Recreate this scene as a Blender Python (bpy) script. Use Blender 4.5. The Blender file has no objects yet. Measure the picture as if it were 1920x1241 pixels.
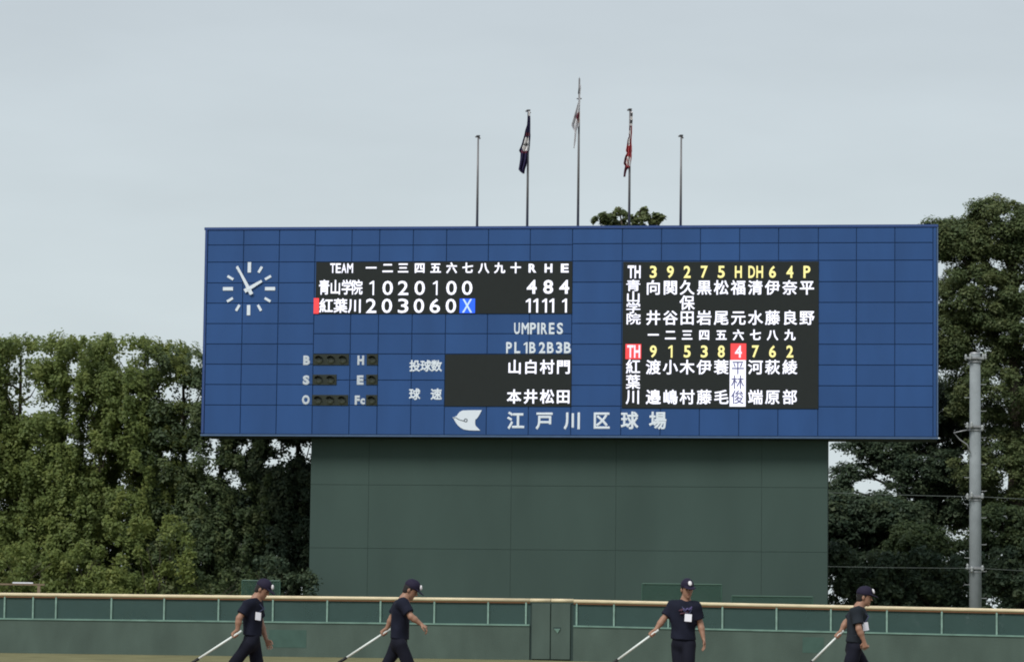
import bpy, bmesh, math, random
import numpy as np
from mathutils import Vector, Matrix

SC = bpy.context.scene
COL = SC.collection
PI = math.pi

# ------------------------------------------------------------------ camera
PITCH, ROLL, F = 0.0907804, 0.0119473, 6000.0          # F in pixels of a 1920 wide frame
EYE = np.array([0.0, 0.0, 1.2])
R0 = np.array([1, 0, 0.0]); FW = np.array([0, math.cos(PITCH), math.sin(PITCH)])
U0 = np.array([0, -math.sin(PITCH), math.cos(PITCH)])
CR = math.cos(ROLL) * R0 + math.sin(ROLL) * U0
CU = math.cos(ROLL) * U0 - math.sin(ROLL) * R0
cd = bpy.data.cameras.new('camera'); cam = bpy.data.objects.new('camera', cd); COL.objects.link(cam)
cd.sensor_width = 36.0; cd.lens = F / 1920 * 36.0
cd.clip_start = 0.5; cd.clip_end = 12000
cam.matrix_world = Matrix(((CR[0], CU[0], -FW[0], EYE[0]), (CR[1], CU[1], -FW[1], EYE[1]),
                           (CR[2], CU[2], -FW[2], EYE[2]), (0, 0, 0, 1)))
SC.camera = cam

# ------------------------------------------------------------------ sky and sun
SUN_DIR = Vector((-0.40, -0.70, 0.90)).normalized()     # towards the sun
world = bpy.data.worlds.new('World'); SC.world = world; world.use_nodes = True
nt = world.node_tree; nt.nodes.clear()
def wn(t, **k):
    n = nt.nodes.new(t)
    for a, b in k.items(): setattr(n, a, b)
    return n
out = wn('ShaderNodeOutputWorld'); bg = wn('ShaderNodeBackground')
sky = wn('ShaderNodeTexSky'); sky.sky_type = 'NISHITA'; sky.sun_disc = False
sky.sun_elevation = math.asin(SUN_DIR.z); sky.sun_rotation = math.atan2(SUN_DIR.x, SUN_DIR.y)
sky.air_density = 1.0; sky.dust_density = 2.5; sky.ozone_density = 1.0
tc = wn('ShaderNodeTexCoord'); sep = wn('ShaderNodeSeparateXYZ')
nt.links.new(tc.outputs['Generated'], sep.inputs[0])
ramp = wn('ShaderNodeValToRGB')                          # overcast layer: a little brighter towards the horizon
ramp.color_ramp.elements[0].position = 0.0; ramp.color_ramp.elements[0].color = (0.675, 0.755, 0.775, 1)
ramp.color_ramp.elements[1].position = 0.22; ramp.color_ramp.elements[1].color = (0.575, 0.640, 0.690, 1)
e = ramp.color_ramp.elements.new(0.10); e.color = (0.635, 0.715, 0.745, 1)
nt.links.new(sep.outputs['Z'], ramp.inputs[0])
mp = wn('ShaderNodeMapping'); mp.inputs['Scale'].default_value = (9, 9, 34)
nt.links.new(tc.outputs['Generated'], mp.inputs[0])
nz = wn('ShaderNodeTexNoise'); nz.inputs['Scale'].default_value = 1.0; nz.inputs['Detail'].default_value = 4
nt.links.new(mp.outputs[0], nz.inputs['Vector'])
mr = wn('ShaderNodeMapRange'); mr.inputs[1].default_value = 0.25; mr.inputs[2].default_value = 0.75
mr.inputs[3].default_value = 9.5; mr.inputs[4].default_value = 10.5
nt.links.new(nz.outputs[0], mr.inputs[0])
mul = wn('ShaderNodeVectorMath', operation='SCALE')
nt.links.new(ramp.outputs[0], mul.inputs[0]); nt.links.new(mr.outputs[0], mul.inputs['Scale'])
mix = wn('ShaderNodeMix', data_type='RGBA'); mix.inputs[0].default_value = 0.93
nt.links.new(sky.outputs[0], mix.inputs[6]); nt.links.new(mul.outputs[0], mix.inputs[7])
nt.links.new(mix.outputs[2], bg.inputs[0]); bg.inputs[1].default_value = 0.1
nt.links.new(bg.outputs[0], out.inputs[0])

sl = bpy.data.lights.new('sun', 'SUN'); sl.energy = 2.8; sl.angle = math.radians(22); sl.color = (1.0, 0.97, 0.93)
sun = bpy.data.objects.new('sun', sl); COL.objects.link(sun)
sun.rotation_euler = SUN_DIR.to_track_quat('Z', 'Y').to_euler()
sun.location = (-20, -20, 60)
SC.view_settings.view_transform = 'Standard'; SC.view_settings.look = 'None'
SC.cycles.filter_width = 1.9                              # the phone picture is a little soft
SC.view_settings.exposure = 0.0; SC.view_settings.gamma = 1.0; SC.view_settings.use_curve_mapping = False

# ------------------------------------------------------------------ helpers
def ray(px, py):
    return FW + CR * (px - 960) / F - CU * (py - 620.5) / F
def at(px, py, Y):                                        # the point seen at that pixel, Y metres out
    d = ray(px, py); return EYE + d * (Y / d[1])

MATS = {}
def mat(name, col, rough=0.7, spec=0.3, metal=0.0, var=0.0, scale=3.0, emit=None, island=0.0, bump=0.0, stretch=(1, 1, 1), bscale=60):
    m = bpy.data.materials.new(name); m.use_nodes = True; MATS[name] = m
    t = m.node_tree; b = t.nodes['Principled BSDF']
    b.inputs['Base Color'].default_value = (*col, 1); b.inputs['Roughness'].default_value = rough
    b.inputs['Specular IOR Level'].default_value = spec; b.inputs['Metallic'].default_value = metal
    src = None
    if var or bump:
        c = t.nodes.new('ShaderNodeTexCoord'); g = t.nodes.new('ShaderNodeMapping'); g.inputs['Scale'].default_value = stretch
        t.links.new(c.outputs['Object'], g.inputs[0])
    if var or island:
        h = t.nodes.new('ShaderNodeHueSaturation'); h.inputs['Color'].default_value = (*col, 1)
        val = None
        if var:
            n = t.nodes.new('ShaderNodeTexNoise'); n.inputs['Scale'].default_value = scale; n.inputs['Detail'].default_value = 5
            t.links.new(g.outputs[0], n.inputs['Vector'])
            r = t.nodes.new('ShaderNodeMapRange'); r.inputs[1].default_value = 0.3; r.inputs[2].default_value = 0.7
            r.inputs[3].default_value = 1 - var; r.inputs[4].default_value = 1 + var
            t.links.new(n.outputs[0], r.inputs[0]); val = r.outputs[0]
        if island:
            ge = t.nodes.new('ShaderNodeNewGeometry'); r2 = t.nodes.new('ShaderNodeMapRange')
            r2.inputs[3].default_value = 1 - island; r2.inputs[4].default_value = 1 + island
            t.links.new(ge.outputs['Random Per Island'], r2.inputs[0])
            if val is None: val = r2.outputs[0]
            else:
                mm = t.nodes.new('ShaderNodeMath'); mm.operation = 'MULTIPLY'
                t.links.new(val, mm.inputs[0]); t.links.new(r2.outputs[0], mm.inputs[1]); val = mm.outputs[0]
        t.links.new(val, h.inputs['Value']); t.links.new(h.outputs[0], b.inputs['Base Color'])
    if bump:
        n2 = t.nodes.new('ShaderNodeTexNoise'); n2.inputs['Scale'].default_value = bscale; n2.inputs['Detail'].default_value = 4
        t.links.new(c.outputs['Object'], n2.inputs['Vector'])
        bu = t.nodes.new('ShaderNodeBump'); bu.inputs['Strength'].default_value = bump; bu.inputs['Distance'].default_value = 0.02
        t.links.new(n2.outputs[0], bu.inputs['Height']); t.links.new(bu.outputs[0], b.inputs['Normal'])
    if emit:
        b.inputs['Emission Color'].default_value = (*emit[0], 1); b.inputs['Emission Strength'].default_value = emit[1]
    return m

def leaf_mat(name, cols, trans=0.35):
    m = bpy.data.materials.new(name); m.use_nodes = True; MATS[name] = m
    t = m.node_tree; t.nodes.clear()
    o = t.nodes.new('ShaderNodeOutputMaterial'); mx = t.nodes.new('ShaderNodeMixShader'); mx.inputs[0].default_value = trans
    p = t.nodes.new('ShaderNodeBsdfPrincipled'); p.inputs['Roughness'].default_value = 0.55; p.inputs['Specular IOR Level'].default_value = 0.25
    tr = t.nodes.new('ShaderNodeBsdfTranslucent')
    a = t.nodes.new('ShaderNodeAttribute'); a.attribute_name = 'tint'
    r = t.nodes.new('ShaderNodeValToRGB'); els = r.color_ramp.elements
    els[0].color = (*cols[0], 1); els[1].color = (*cols[-1], 1); els[0].position = 0.0; els[1].position = 1.0
    for i, c in enumerate(cols[1:-1]): els.new((i + 1) / (len(cols) - 1)).color = (*c, 1)
    t.links.new(a.outputs['Fac'], r.inputs[0]); t.links.new(r.outputs[0], p.inputs['Base Color'])
    hs = t.nodes.new('ShaderNodeHueSaturation'); hs.inputs['Value'].default_value = 1.25; hs.inputs['Hue'].default_value = 0.485
    t.links.new(r.outputs[0], hs.inputs['Color']); t.links.new(hs.outputs[0], tr.inputs['Color'])
    t.links.new(p.outputs[0], mx.inputs[1]); t.links.new(tr.outputs[0], mx.inputs[2]); t.links.new(mx.outputs[0], o.inputs[0])
    return m

def net_mat(name, col, clear):
    m = bpy.data.materials.new(name); m.use_nodes = True; MATS[name] = m
    t = m.node_tree; b = t.nodes['Principled BSDF']; o = t.nodes['Material Output']
    b.inputs['Base Color'].default_value = (*col, 1); b.inputs['Roughness'].default_value = 0.6
    tr = t.nodes.new('ShaderNodeBsdfTransparent'); mx = t.nodes.new('ShaderNodeMixShader')
    n = t.nodes.new('ShaderNodeTexNoise'); n.inputs['Scale'].default_value = 1.3; n.inputs['Detail'].default_value = 3
    c = t.nodes.new('ShaderNodeTexCoord'); t.links.new(c.outputs['Object'], n.inputs['Vector'])
    r = t.nodes.new('ShaderNodeMapRange'); r.inputs[1].default_value = 0.3; r.inputs[2].default_value = 0.7
    r.inputs[3].default_value = clear * 0.6; r.inputs[4].default_value = clear * 1.4
    t.links.new(n.outputs[0], r.inputs[0]); t.links.new(r.outputs[0], mx.inputs[0])
    t.links.new(b.outputs[0], mx.inputs[1]); t.links.new(tr.outputs[0], mx.inputs[2]); t.links.new(mx.outputs[0], o.inputs[0])
    return m

class TB:                                                # one part per character on a sign
    def __init__(s): s.items = []
    def add(s, vs, fs, mi=0, name='letter'): s.items.append((name, vs, fs, mi))
    def build(s, name, mats, parent):
        for (n, vs, fs, mi) in s.items:
            MB().add(vs, fs).build(n, mats[mi] if isinstance(mats, list) else mats, parent)
class MB:                                                # collects shapes into ONE mesh
    def __init__(s): s.v = []; s.f = []; s.mi = []
    def add(s, vs, fs, mi=0):
        o = len(s.v); s.v += [tuple(map(float, v)) for v in vs]
        s.f += [tuple(i + o for i in f) for f in fs]; s.mi += [mi] * len(fs); return s
    def box(s, a, b, mi=0):
        (x0, y0, z0), (x1, y1, z1) = a, b
        vs = [(x0,y0,z0),(x1,y0,z0),(x1,y1,z0),(x0,y1,z0),(x0,y0,z1),(x1,y0,z1),(x1,y1,z1),(x0,y1,z1)]
        return s.add(vs, [(0,3,2,1),(4,5,6,7),(0,1,5,4),(1,2,6,5),(2,3,7,6),(3,0,4,7)], mi)
    def plate(s, x0, x1, z0, z1, y0, y1, bev=0.008, mi=0):  # panel facing -y at y0 with a chamfered rim
        b = bev
        vs = [(x0,y1,z0),(x1,y1,z0),(x1,y1,z1),(x0,y1,z1),(x0,y0+b,z0),(x1,y0+b,z0),(x1,y0+b,z1),(x0,y0+b,z1),
              (x0+b,y0,z0+b),(x1-b,y0,z0+b),(x1-b,y0,z1-b),(x0+b,y0,z1-b)]
        fs = [(0,1,5,4),(1,2,6,5),(2,3,7,6),(3,0,4,7),(4,5,9,8),(5,6,10,9),(6,7,11,10),(7,4,8,11),(8,9,10,11),(3,2,1,0)]
        return s.add(vs, fs, mi)
    def tube(s, pts, rad, n=8, mi=0, cap=True):
        pts = [np.array(p, float) for p in pts]
        if np.isscalar(rad): rad = [rad] * len(pts)
        o = len(s.v); vs = []; fs = []
        prev = None
        for i, p in enumerate(pts):
            d = pts[min(i + 1, len(pts) - 1)] - pts[max(i - 1, 0)]; d /= np.linalg.norm(d) + 1e-12
            if prev is None:
                a = np.cross(d, [0, 0, 1] if abs(d[2]) < 0.9 else [1, 0, 0])
            else: a = prev - d * (prev @ d)
            a /= np.linalg.norm(a) + 1e-12; prev = a; b = np.cross(d, a)
            for k in range(n):
                w = 2 * PI * k / n; vs.append(p + rad[i] * (math.cos(w) * a + math.sin(w) * b))
        for i in range(len(pts) - 1):
            for k in range(n):
                k2 = (k + 1) % n; fs.append((i*n+k, i*n+k2, (i+1)*n+k2, (i+1)*n+k))
        if cap:
            fs.append(tuple(range(n - 1, -1, -1))); fs.append(tuple((len(pts)-1)*n + k for k in range(n)))
        return s.add(vs, fs, mi)
    def build(s, name, mats, parent=None, smooth=False, loc=None):
        me = bpy.data.meshes.new(name); me.from_pydata(s.v, [], s.f)
        for m in (mats if isinstance(mats, (list, tuple)) else [mats]): me.materials.append(m)
        me.polygons.foreach_set('material_index', s.mi)
        if smooth: me.polygons.foreach_set('use_smooth', [True] * len(s.f))
        me.update()
        return link(name, me, parent, loc)
def link(name, me, parent=None, loc=None):
    o = bpy.data.objects.new(name, me); COL.objects.link(o)
    if parent is not None: o.parent = parent
    if loc is not None: o.location = loc
    return o
def npmesh(name, V, Q, mats, smooth=False, mi=None):
    me = bpy.data.meshes.new(name); V = np.asarray(V, np.float32); Q = np.asarray(Q, np.int32); k = Q.shape[1]
    me.vertices.add(len(V)); me.vertices.foreach_set('co', V.ravel())
    me.loops.add(Q.size); me.loops.foreach_set('vertex_index', Q.ravel())
    me.polygons.add(len(Q)); me.polygons.foreach_set('loop_start', np.arange(0, Q.size, k, dtype=np.int32))
    if mi is not None: me.polygons.foreach_set('material_index', np.asarray(mi, np.int32))
    if smooth: me.polygons.foreach_set('use_smooth', np.ones(len(Q), bool))
    for m in (mats if isinstance(mats, (list, tuple)) else [mats]): me.materials.append(m)
    me.update(calc_edges=True); me.validate()
    return me
def tag(o, label=None, cat=None, group=None, kind=None):
    if label: o['label'] = label
    if cat: o['category'] = cat
    if group: o['group'] = group
    if kind: o['kind'] = kind
    return o
def thing(name, label, cat, loc=(0, 0, 0), rotz=0.0, group=None):
    o = bpy.data.objects.new(name, None); COL.objects.link(o); o.location = loc; o.rotation_euler = (0, 0, rotz)
    o.empty_display_size = 0.3
    return tag(o, label, cat, group)

# ------------------------------------------------------------------ materials
mat('board_blue', (0.0215, 0.0715, 0.212), 0.55, 0.25, var=0.09, scale=0.9, island=0.05, stretch=(1, 1, 0.3))
mat('board_joint', (0.013, 0.040, 0.115), 0.7)
mat('board_trim', (0.026, 0.062, 0.200), 0.5, 0.35, var=0.05)
mat('board_flashing', (0.060, 0.110, 0.210), 0.45, 0.4, var=0.1)
mat('soffit_dark', (0.030, 0.045, 0.060), 0.8)
mat('screen_off', (0.0165, 0.0205, 0.020), 0.6, 0.2, var=0.04, scale=6)
mat('lamp_window', (0.022, 0.028, 0.020), 0.5, 0.3)
mat('lamp_lens', (0.045, 0.052, 0.036), 0.3, 0.5)
mat('lamp_hood', (0.016, 0.018, 0.016), 0.7)
mat('letter_white', (0.70, 0.765, 0.83), 0.6, 0.3)
mat('letter_grey', (0.52, 0.57, 0.62), 0.6, 0.3)
mat('emblem_line', (0.10, 0.12, 0.14), 0.7)
mat('led_white', (0.6, 0.6, 0.62), 0.5, emit=((0.80, 0.81, 1.0), 0.86))
mat('led_yellow', (0.5, 0.45, 0.2), 0.5, emit=((0.88, 0.80, 0.30), 0.80))
mat('led_red', (0.5, 0.05, 0.05), 0.5, emit=((0.95, 0.045, 0.055), 0.85))
mat('led_blue', (0.02, 0.08, 0.5), 0.5, emit=((0.012, 0.10, 0.92), 0.85))
mat('led_pale_blue', (0.4, 0.5, 0.7), 0.5, emit=((0.42, 0.58, 0.95), 0.7))
mat('led_pink', (0.6, 0.5, 0.55), 0.5, emit=((0.95, 0.62, 0.75), 0.85))
mat('led_ink', (0.05, 0.05, 0.12), 0.5, emit=((0.10, 0.11, 0.30), 0.3))
mat('wall_green', (0.0475, 0.077, 0.067), 0.75, 0.2, var=0.09, scale=0.5, stretch=(1, 1, 0.35), island=0.02)
mat('wall_groove', (0.038, 0.062, 0.054), 0.8)
mat('fence_green', (0.072, 0.103, 0.087), 0.75, 0.2, var=0.16, scale=1.1, stretch=(1, 1, 0.45), bump=0.3, bscale=25)
mat('fence_patch', (0.054, 0.102, 0.085), 0.7, 0.2, var=0.10, scale=3)
mat('gate_green', (0.066, 0.096, 0.082), 0.7, 0.25, var=0.12, scale=1.6, stretch=(1, 1, 0.4))
mat('gap_dark', (0.030, 0.052, 0.048), 0.8)
mat('fence_rail_cream', (0.62, 0.53, 0.355), 0.6, 0.3, var=0.14, scale=2.2, stretch=(1, 1, 4))
mat('rail_shade_brown', (0.16, 0.075, 0.035), 0.8)  # shadow on the underside of the top rail, put into a colour
mat('post_pale_green', (0.22, 0.34, 0.29), 0.6, 0.3, var=0.2, scale=5)
mat('ledge_pale_green', (0.15, 0.25, 0.21), 0.6, 0.3, var=0.2, scale=2)
mat('post_dull_green', (0.06, 0.105, 0.095), 0.6, 0.3)
net_mat('fence_net', (0.026, 0.066, 0.060), 0.16)
net_mat('green_net', (0.020, 0.066, 0.044), 0.45)
mat('net_bar', (0.042, 0.095, 0.068), 0.5, 0.4)
mat('pole_metal', (0.15, 0.145, 0.15), 0.45, 0.5, metal=0.2, var=0.12, scale=1.5)
mat('pole_cap', (0.10, 0.10, 0.11), 0.5)
mat('concrete_pole', (0.22, 0.245, 0.255), 0.8, 0.2, var=0.14, scale=2.2, bump=0.4)
mat('band_steel', (0.30, 0.31, 0.32), 0.5, 0.5, metal=0.5, var=0.2, scale=8)
mat('porcelain', (0.30, 0.32, 0.32), 0.3, 0.5)
mat('cable_grey', (0.10, 0.12, 0.11), 0.6)
mat('bark', (0.070, 0.060, 0.048), 0.9, 0.1, var=0.35, scale=6, stretch=(1, 1, 0.3), bump=0.6)
leaf_mat('leaf_mid', [(0.120, 0.166, 0.056), (0.158, 0.208, 0.066), (0.188, 0.236, 0.072), (0.230, 0.265, 0.082)], 0.5)
leaf_mat('leaf_dark', [(0.050, 0.080, 0.040), (0.078, 0.112, 0.050), (0.100, 0.136, 0.056), (0.135, 0.160, 0.066)], 0.4)
leaf_mat('leaf_deep', [(0.038, 0.064, 0.042), (0.056, 0.086, 0.052), (0.072, 0.104, 0.058), (0.096, 0.124, 0.064)], 0.38)
mat('grass', (0.165, 0.158, 0.082), 0.9, 0.1, var=0.25, scale=0.9, bump=0.5, bscale=40)
mat('dirt', (0.20, 0.15, 0.10), 0.95, 0.1, var=0.18, scale=1.2, bump=0.4)
mat('track', (0.155, 0.130, 0.070), 0.95, 0.1, var=0.2, scale=1.4)
mat('flag_navy', (0.035, 0.028, 0.085), 0.8)
mat('flag_white', (0.80, 0.78, 0.78), 0.8)
mat('flag_grey_white', (0.62, 0.62, 0.65), 0.8)
mat('flag_red', (0.46, 0.075, 0.085), 0.8)
mat('flag_dark_red', (0.14, 0.030, 0.055), 0.8)
mat('flag_peach', (0.62, 0.45, 0.38), 0.8)
mat('skin', (0.30, 0.165, 0.11), 0.55, 0.35, var=0.06, scale=14)
mat('skin_eye', (0.03, 0.022, 0.02), 0.3)
mat('skin_brow', (0.05, 0.035, 0.03), 0.8)
mat('skin_lip', (0.30, 0.12, 0.10), 0.5)
mat('hair_black', (0.015, 0.013, 0.013), 0.6)
mat('shirt_navy', (0.011, 0.013, 0.025), 0.85, 0.15, var=0.15, scale=9)
mat('shirt_charcoal', (0.018, 0.023, 0.030), 0.85, 0.15, var=0.15, scale=9)
mat('trouser_navy', (0.009, 0.010, 0.018), 0.85, 0.15, var=0.15, scale=7)
mat('cap_navy', (0.015, 0.012, 0.030), 0.75, 0.2)
mat('cap_emblem', (0.72, 0.70, 0.72), 0.7)
mat('badge_white', (0.82, 0.82, 0.88), 0.4, 0.4)
mat('lanyard', (0.05, 0.06, 0.12), 0.7)
mat('print_violet', (0.10, 0.085, 0.20), 0.8)
mat('print_maroon', (0.09, 0.04, 0.06), 0.8)
mat('shoe_black', (0.02, 0.02, 0.02), 0.6)
mat('shoe_sole', (0.4, 0.4, 0.38), 0.7)
mat('handle_white', (0.72, 0.77, 0.74), 0.4, 0.4)
mat('grip_black', (0.02, 0.02, 0.02), 0.6)
mat('rake_wood', (0.30, 0.22, 0.13), 0.7, var=0.2, scale=10)
mat('plank_tan', (0.20, 0.15, 0.10), 0.7, var=0.15, scale=4)
M = MATS

# ------------------------------------------------------------------ ground
def ground_z(x, y):
    s = min(max((y - 62) / 36, 0), 1); s = s * s * (3 - 2 * s)
    return -0.0105 * max(0.0, min(x, 60) - 0.6) * s
xs = np.array([-3000, -400, -120, -60, -30, -15, -6, 0, 0.6, 2, 4, 6, 8, 10, 14, 18, 24, 34, 60, 120, 400, 3000.0])
ys = np.array([-60, -10, 10, 30, 50, 58, 62, 66, 70, 74, 78, 82, 86, 90, 94, 98, 102, 106, 110, 130, 200, 500, 6000.0])
V = [(x, y, ground_z(x, y)) for y in ys for x in xs]; nx = len(xs)
Q = [(j*nx+i, j*nx+i+1, (j+1)*nx+i+1, (j+1)*nx+i) for j in range(len(ys)-1) for i in range(nx-1)]
tag(link('ground', npmesh('ground', V, Q, M['grass'], True)), kind='structure', label='short dry green outfield grass')
# skinned infield the groundskeepers are raking, as a sheet on the grass
pts = [(34 * math.cos(a) * (1 if math.sin(a) > 0 else 0.9), 34 + 22 * math.sin(a), 0.004) for a in np.linspace(0, 2 * PI, 72, endpoint=False)]
me = bpy.data.meshes.new('infield_dirt'); me.from_pydata(pts, [], [tuple(range(72))]); me.materials.append(M['dirt'])
tag(link('infield_dirt', me), kind='structure', label='brown raked infield dirt')

# ------------------------------------------------------------------ scoreboard
YAW = 0.1315942; BC = np.array([1.85821, 112.0, 0.0]); BW, BH, BZ = 25.9521, 7.45214, 7.6746
BD = np.array([math.cos(YAW), -math.sin(YAW), 0]); BN = np.array([math.sin(YAW), math.cos(YAW), 0])   # along, into the back
def bp(px, py, back=0.0):                                # pixel -> (along, height) on the board's plane
    d = ray(px, py); t = ((BC - EYE) @ BN + back) / (d @ BN); P = EYE + d * t - BC
    return P @ BD, P[2]
def bw(x, y, z): return tuple(BC + BD * x + BN * y + np.array([0, 0, z]))
SB = thing('scoreboard', 'large blue baseball scoreboard with lit screens and clock on a green base wall', 'scoreboard', tuple(BC), -YAW)
TH = 1.7; HX = BW / 2; ZT = BZ + BH
MB().box((-HX, 0.0, BZ + 0.02), (HX, TH, ZT - 0.02)).build('housing', M['board_joint'], SB)
# cladding panels with open joints
VT = [457, 524, 591, 660, 712, 775, 837.5, 916, 994.4, 1073.6, 1167, 1240.5, 1313.5, 1387, 1460, 1534.5, 1606, 1678, 1749.5]
ymid = 475
vx = [bp(p, ymid)[0] for p in VT]
vL = [-HX + 0.10] + vx[:-1] + [vx[-1]]
HR = [457.5, 490, 529.5, 568, 606.8, 645.5, 684, 722.5, 761.5]
hz = [bp(1120, y)[1] for y in HR]
HC = [bp(830, y)[1] for y in (460, 491, 588, 626, 664, 713, 760.5)]
ztop, zbot = ZT - 0.10, BZ + 0.07
cl = MB(); G = 0.011
def cell(x0, x1, z0, z1): cl.plate(x0 + G, x1 - G, z0 + G, z1 - G, -0.035, -0.001)
edges = [-HX + 0.10] + vx
for i in range(len(edges) - 1):
    x0, x1 = edges[i], edges[i + 1]
    mid = 3 <= i <= 9 - 0 and x1 <= bp(1075, 475)[0]
    rows = HC if mid else hz
    zs = [ztop] + list(rows) + [zbot]
    for a, b in zip(zs[:-1], zs[1:]): cell(x0, x1, b, a)
# right edge strip
zs = [ztop, zbot]; cell(vx[-1], HX - 0.02, zbot, ztop)
cl.build('cladding', M['board_blue'], SB)
tr = MB(); tr.box((-HX - 0.03, -0.06, ZT - 0.09), (HX + 0.03, TH + 0.05, ZT)); tr.build('coping', M['board_trim'], SB)
tr = MB(); tr.box((-HX, -0.05, BZ + 0.10), (-HX + 0.085, -0.0005, ZT - 0.092)); tr.build('edge_trim', M['board_trim'], SB)
tr = MB(); tr.box((HX - 0.018, -0.045, BZ + 0.10), (HX + 0.028, TH, ZT - 0.092)); tr.build('edge_trim', M['board_flashing'], SB)
tr = MB(); tr.box((-HX - 0.02, -0.055, BZ), (HX + 0.03, 0.05, BZ + 0.065)); tr.build('drip_flashing', M['board_flashing'], SB)
MB().box((-HX + 0.02, 0.06, BZ - 0.012), (HX - 0.02, TH - 0.02, BZ + 0.018)).build('soffit', M['soffit_dark'], SB)

# base wall under the board
RE = 0.78
wx0 = bp(581, 980, RE)[0]; wx1 = bp(1552, 980, RE)[0]
wseam = [bp(p, 980, RE)[0] for p in (690.5, 958, 1154.5, 1428)]
wz = [bp(960, y, RE)[1] for y in (910.5, 1030)]
bw_ = MB(); bw_.box((wx0 + 0.01, RE, -0.4), (wx1 - 0.01, RE + 1.0, BZ - 0.014)).build('base_core', M['wall_groove'], SB)
bwp = MB(); xe = [wx0] + wseam + [wx1]; ze = [0.0] + wz[::-1] + [BZ - 0.02]
for a, b in zip(xe[:-1], xe[1:]):
    for c, d in zip(ze[:-1], ze[1:]):
        bwp.plate(a + 0.006, b - 0.006, c + 0.006, d - 0.006, RE - 0.012, RE - 0.0005, 0.004)
bwp.build('base_wall', M['wall_green'], SB)

# --- lettering
GL = {}
def glyph(ch, bold):
    k = (ch, bold)
    if k in GL: return GL[k]
    if ch == '1':                                          # stem with a slanted flag
        q = 0.026 + bold; o2 = [(0.20 - q, 0), (0.20 + q, 0), (0.20 + q, 0.72), (0.20 - q * 0.7, 0.72), (0.0, 0.60), (0.0, 0.60 - 1.6 * q), (0.20 - q, 0.60 - 0.4 * q)]
        vs = np.array([(x, y, bold) for x, y in o2] + [(x, y, -bold) for x, y in o2])
        GL[k] = (vs, [tuple(range(7))] + [(b, a, a + 7, b + 7) for a, b in zip(range(7), [1, 2, 3, 4, 5, 6, 0])]); return GL[k]
    c = bpy.data.curves.new('glyph', 'FONT'); c.body = ch; c.size = 1.0; c.bevel_depth = bold; c.bevel_resolution = 0; c.resolution_u = 3
    o = bpy.data.objects.new('glyph', c); COL.objects.link(o)
    dg = bpy.context.evaluated_depsgraph_get(); dg.update()
    me = bpy.data.meshes.new_from_object(o.evaluated_get(dg))
    vs = np.array([v.co[:] for v in me.vertices])
    fs = [tuple(p.vertices) for p in me.polygons]
    bpy.data.objects.remove(o); bpy.data.curves.remove(c); bpy.data.meshes.remove(me)
    GL[k] = (vs, fs); return GL[k]
REF = None
def put(mb, ch, px, py, w, h, front, bold=0.022, mi=0):
    """one character centred on that spot of the board, w x h in picture pixels; front = metres proud of the board"""
    global REF
    vs, fs = glyph(ch, bold)
    if REF is None:
        r, _ = glyph('田', 0.0); REF = (r[:, :2].min(0), r[:, :2].max(0))
    u, v = bp(px, py, -front); s = abs(bp(px + 10, py, -front)[0] - u) / 10
    if ord(ch) > 0x2E80:                                   # kanji: place by the em box
        c = (REF[0] + REF[1]) / 2; ex, ez = w * s / 0.94, h * s / 0.94
    else:
        lo, hi = vs[:, :2].min(0), vs[:, :2].max(0); c = (lo + hi) / 2; d = hi - lo
        ex = w * s / d[0]; ez = h * s / d[1]
        if ch == '1': ex = ez
    P = np.stack([u + (vs[:, 0] - c[0]) * ex, -front - 0.006 - vs[:, 2] / max(bold, 1e-6) * 0.006, v + (vs[:, 1] - c[1]) * ez], 1)
    mb.add(P, fs, mi, 'kanji' if ord(ch) > 0x2E80 else 'numeral' if ch.isdigit() else 'letter')
def put_row(mb, chars, xs, py, w, h, front, bold=0.022, mi=0):
    for c, x in zip(chars, xs): put(mb, c, x, py, w, h, front, bold, mi)

SCF = 0.06                                                # screens stand this far proud
def screen(px0, py0, px1, py1):
    a = bp(px0, (py0 + py1) / 2, -SCF)[0]; b = bp(px1, (py0 + py1) / 2, -SCF)[0]
    t = bp((px0 + px1) / 2, py0, -SCF)[1]; c = bp((px0 + px1) / 2, py1, -SCF)[1]
    return MB().plate(a, b, c, t, -SCF, -0.002, 0.01).build('screen', M['screen_off'], SB)
def block(mb, px0, py0, px1, py1, front, mi):
    a, t = bp(px0, py0, -front); b, c = bp(px1, py1, -front)
    q = MB().plate(a, b, c, t, -front - 0.006, -SCF + 0.001, 0.002); mb.add(q.v, q.f, mi, 'highlight')
LEDS = [M['led_white'], M['led_yellow'], M['led_red'], M['led_blue'], M['led_pale_blue'], M['led_pink'], M['led_ink']]
F1 = SCF + 0.008
# inning screen
sA = screen(592, 491, 1073, 588.5)
t = TB()
for c, x in zip('TEAM', (624, 634.5, 645, 656.5)): put(t, c, x, 503, 9.5 if c != 'M' else 11, 18, F1, 0.02)
put_row(t, '一二三四五六七八九十', (696, 727, 756, 787, 817, 847, 877, 907, 937, 967), 503, 19.5, 19.5, F1, 0.03)
put_row(t, 'RHE', (998.5, 1028.5, 1059), 503, 14.5, 16.5, F1, 0.035)
t.build('display_characters', LEDS, sA)
t = TB()
put_row(t, '青山学院', (608, 629, 650.5, 669.5), 539.5, 20, 27, F1, 0.02)
put_row(t, '1020100', (697, 727, 756, 787, 816, 846.5, 876), 540, 19.5, 26.5, F1, 0.009)
put_row(t, '484', (997, 1028, 1058), 538, 18.5, 26, F1, 0.022)
t.build('display_characters', LEDS, sA)
t = TB()
block(t, 588.5, 559, 597.5, 588, F1, 2)
put_row(t, '紅葉川', (611.5, 638.5, 665.5), 574, 25, 26, F1, 0.02)
put_row(t, '203060', (696, 725.5, 756, 785.5, 815.5, 845.5), 573.5, 19.5, 26.5, F1, 0.009)
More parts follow.
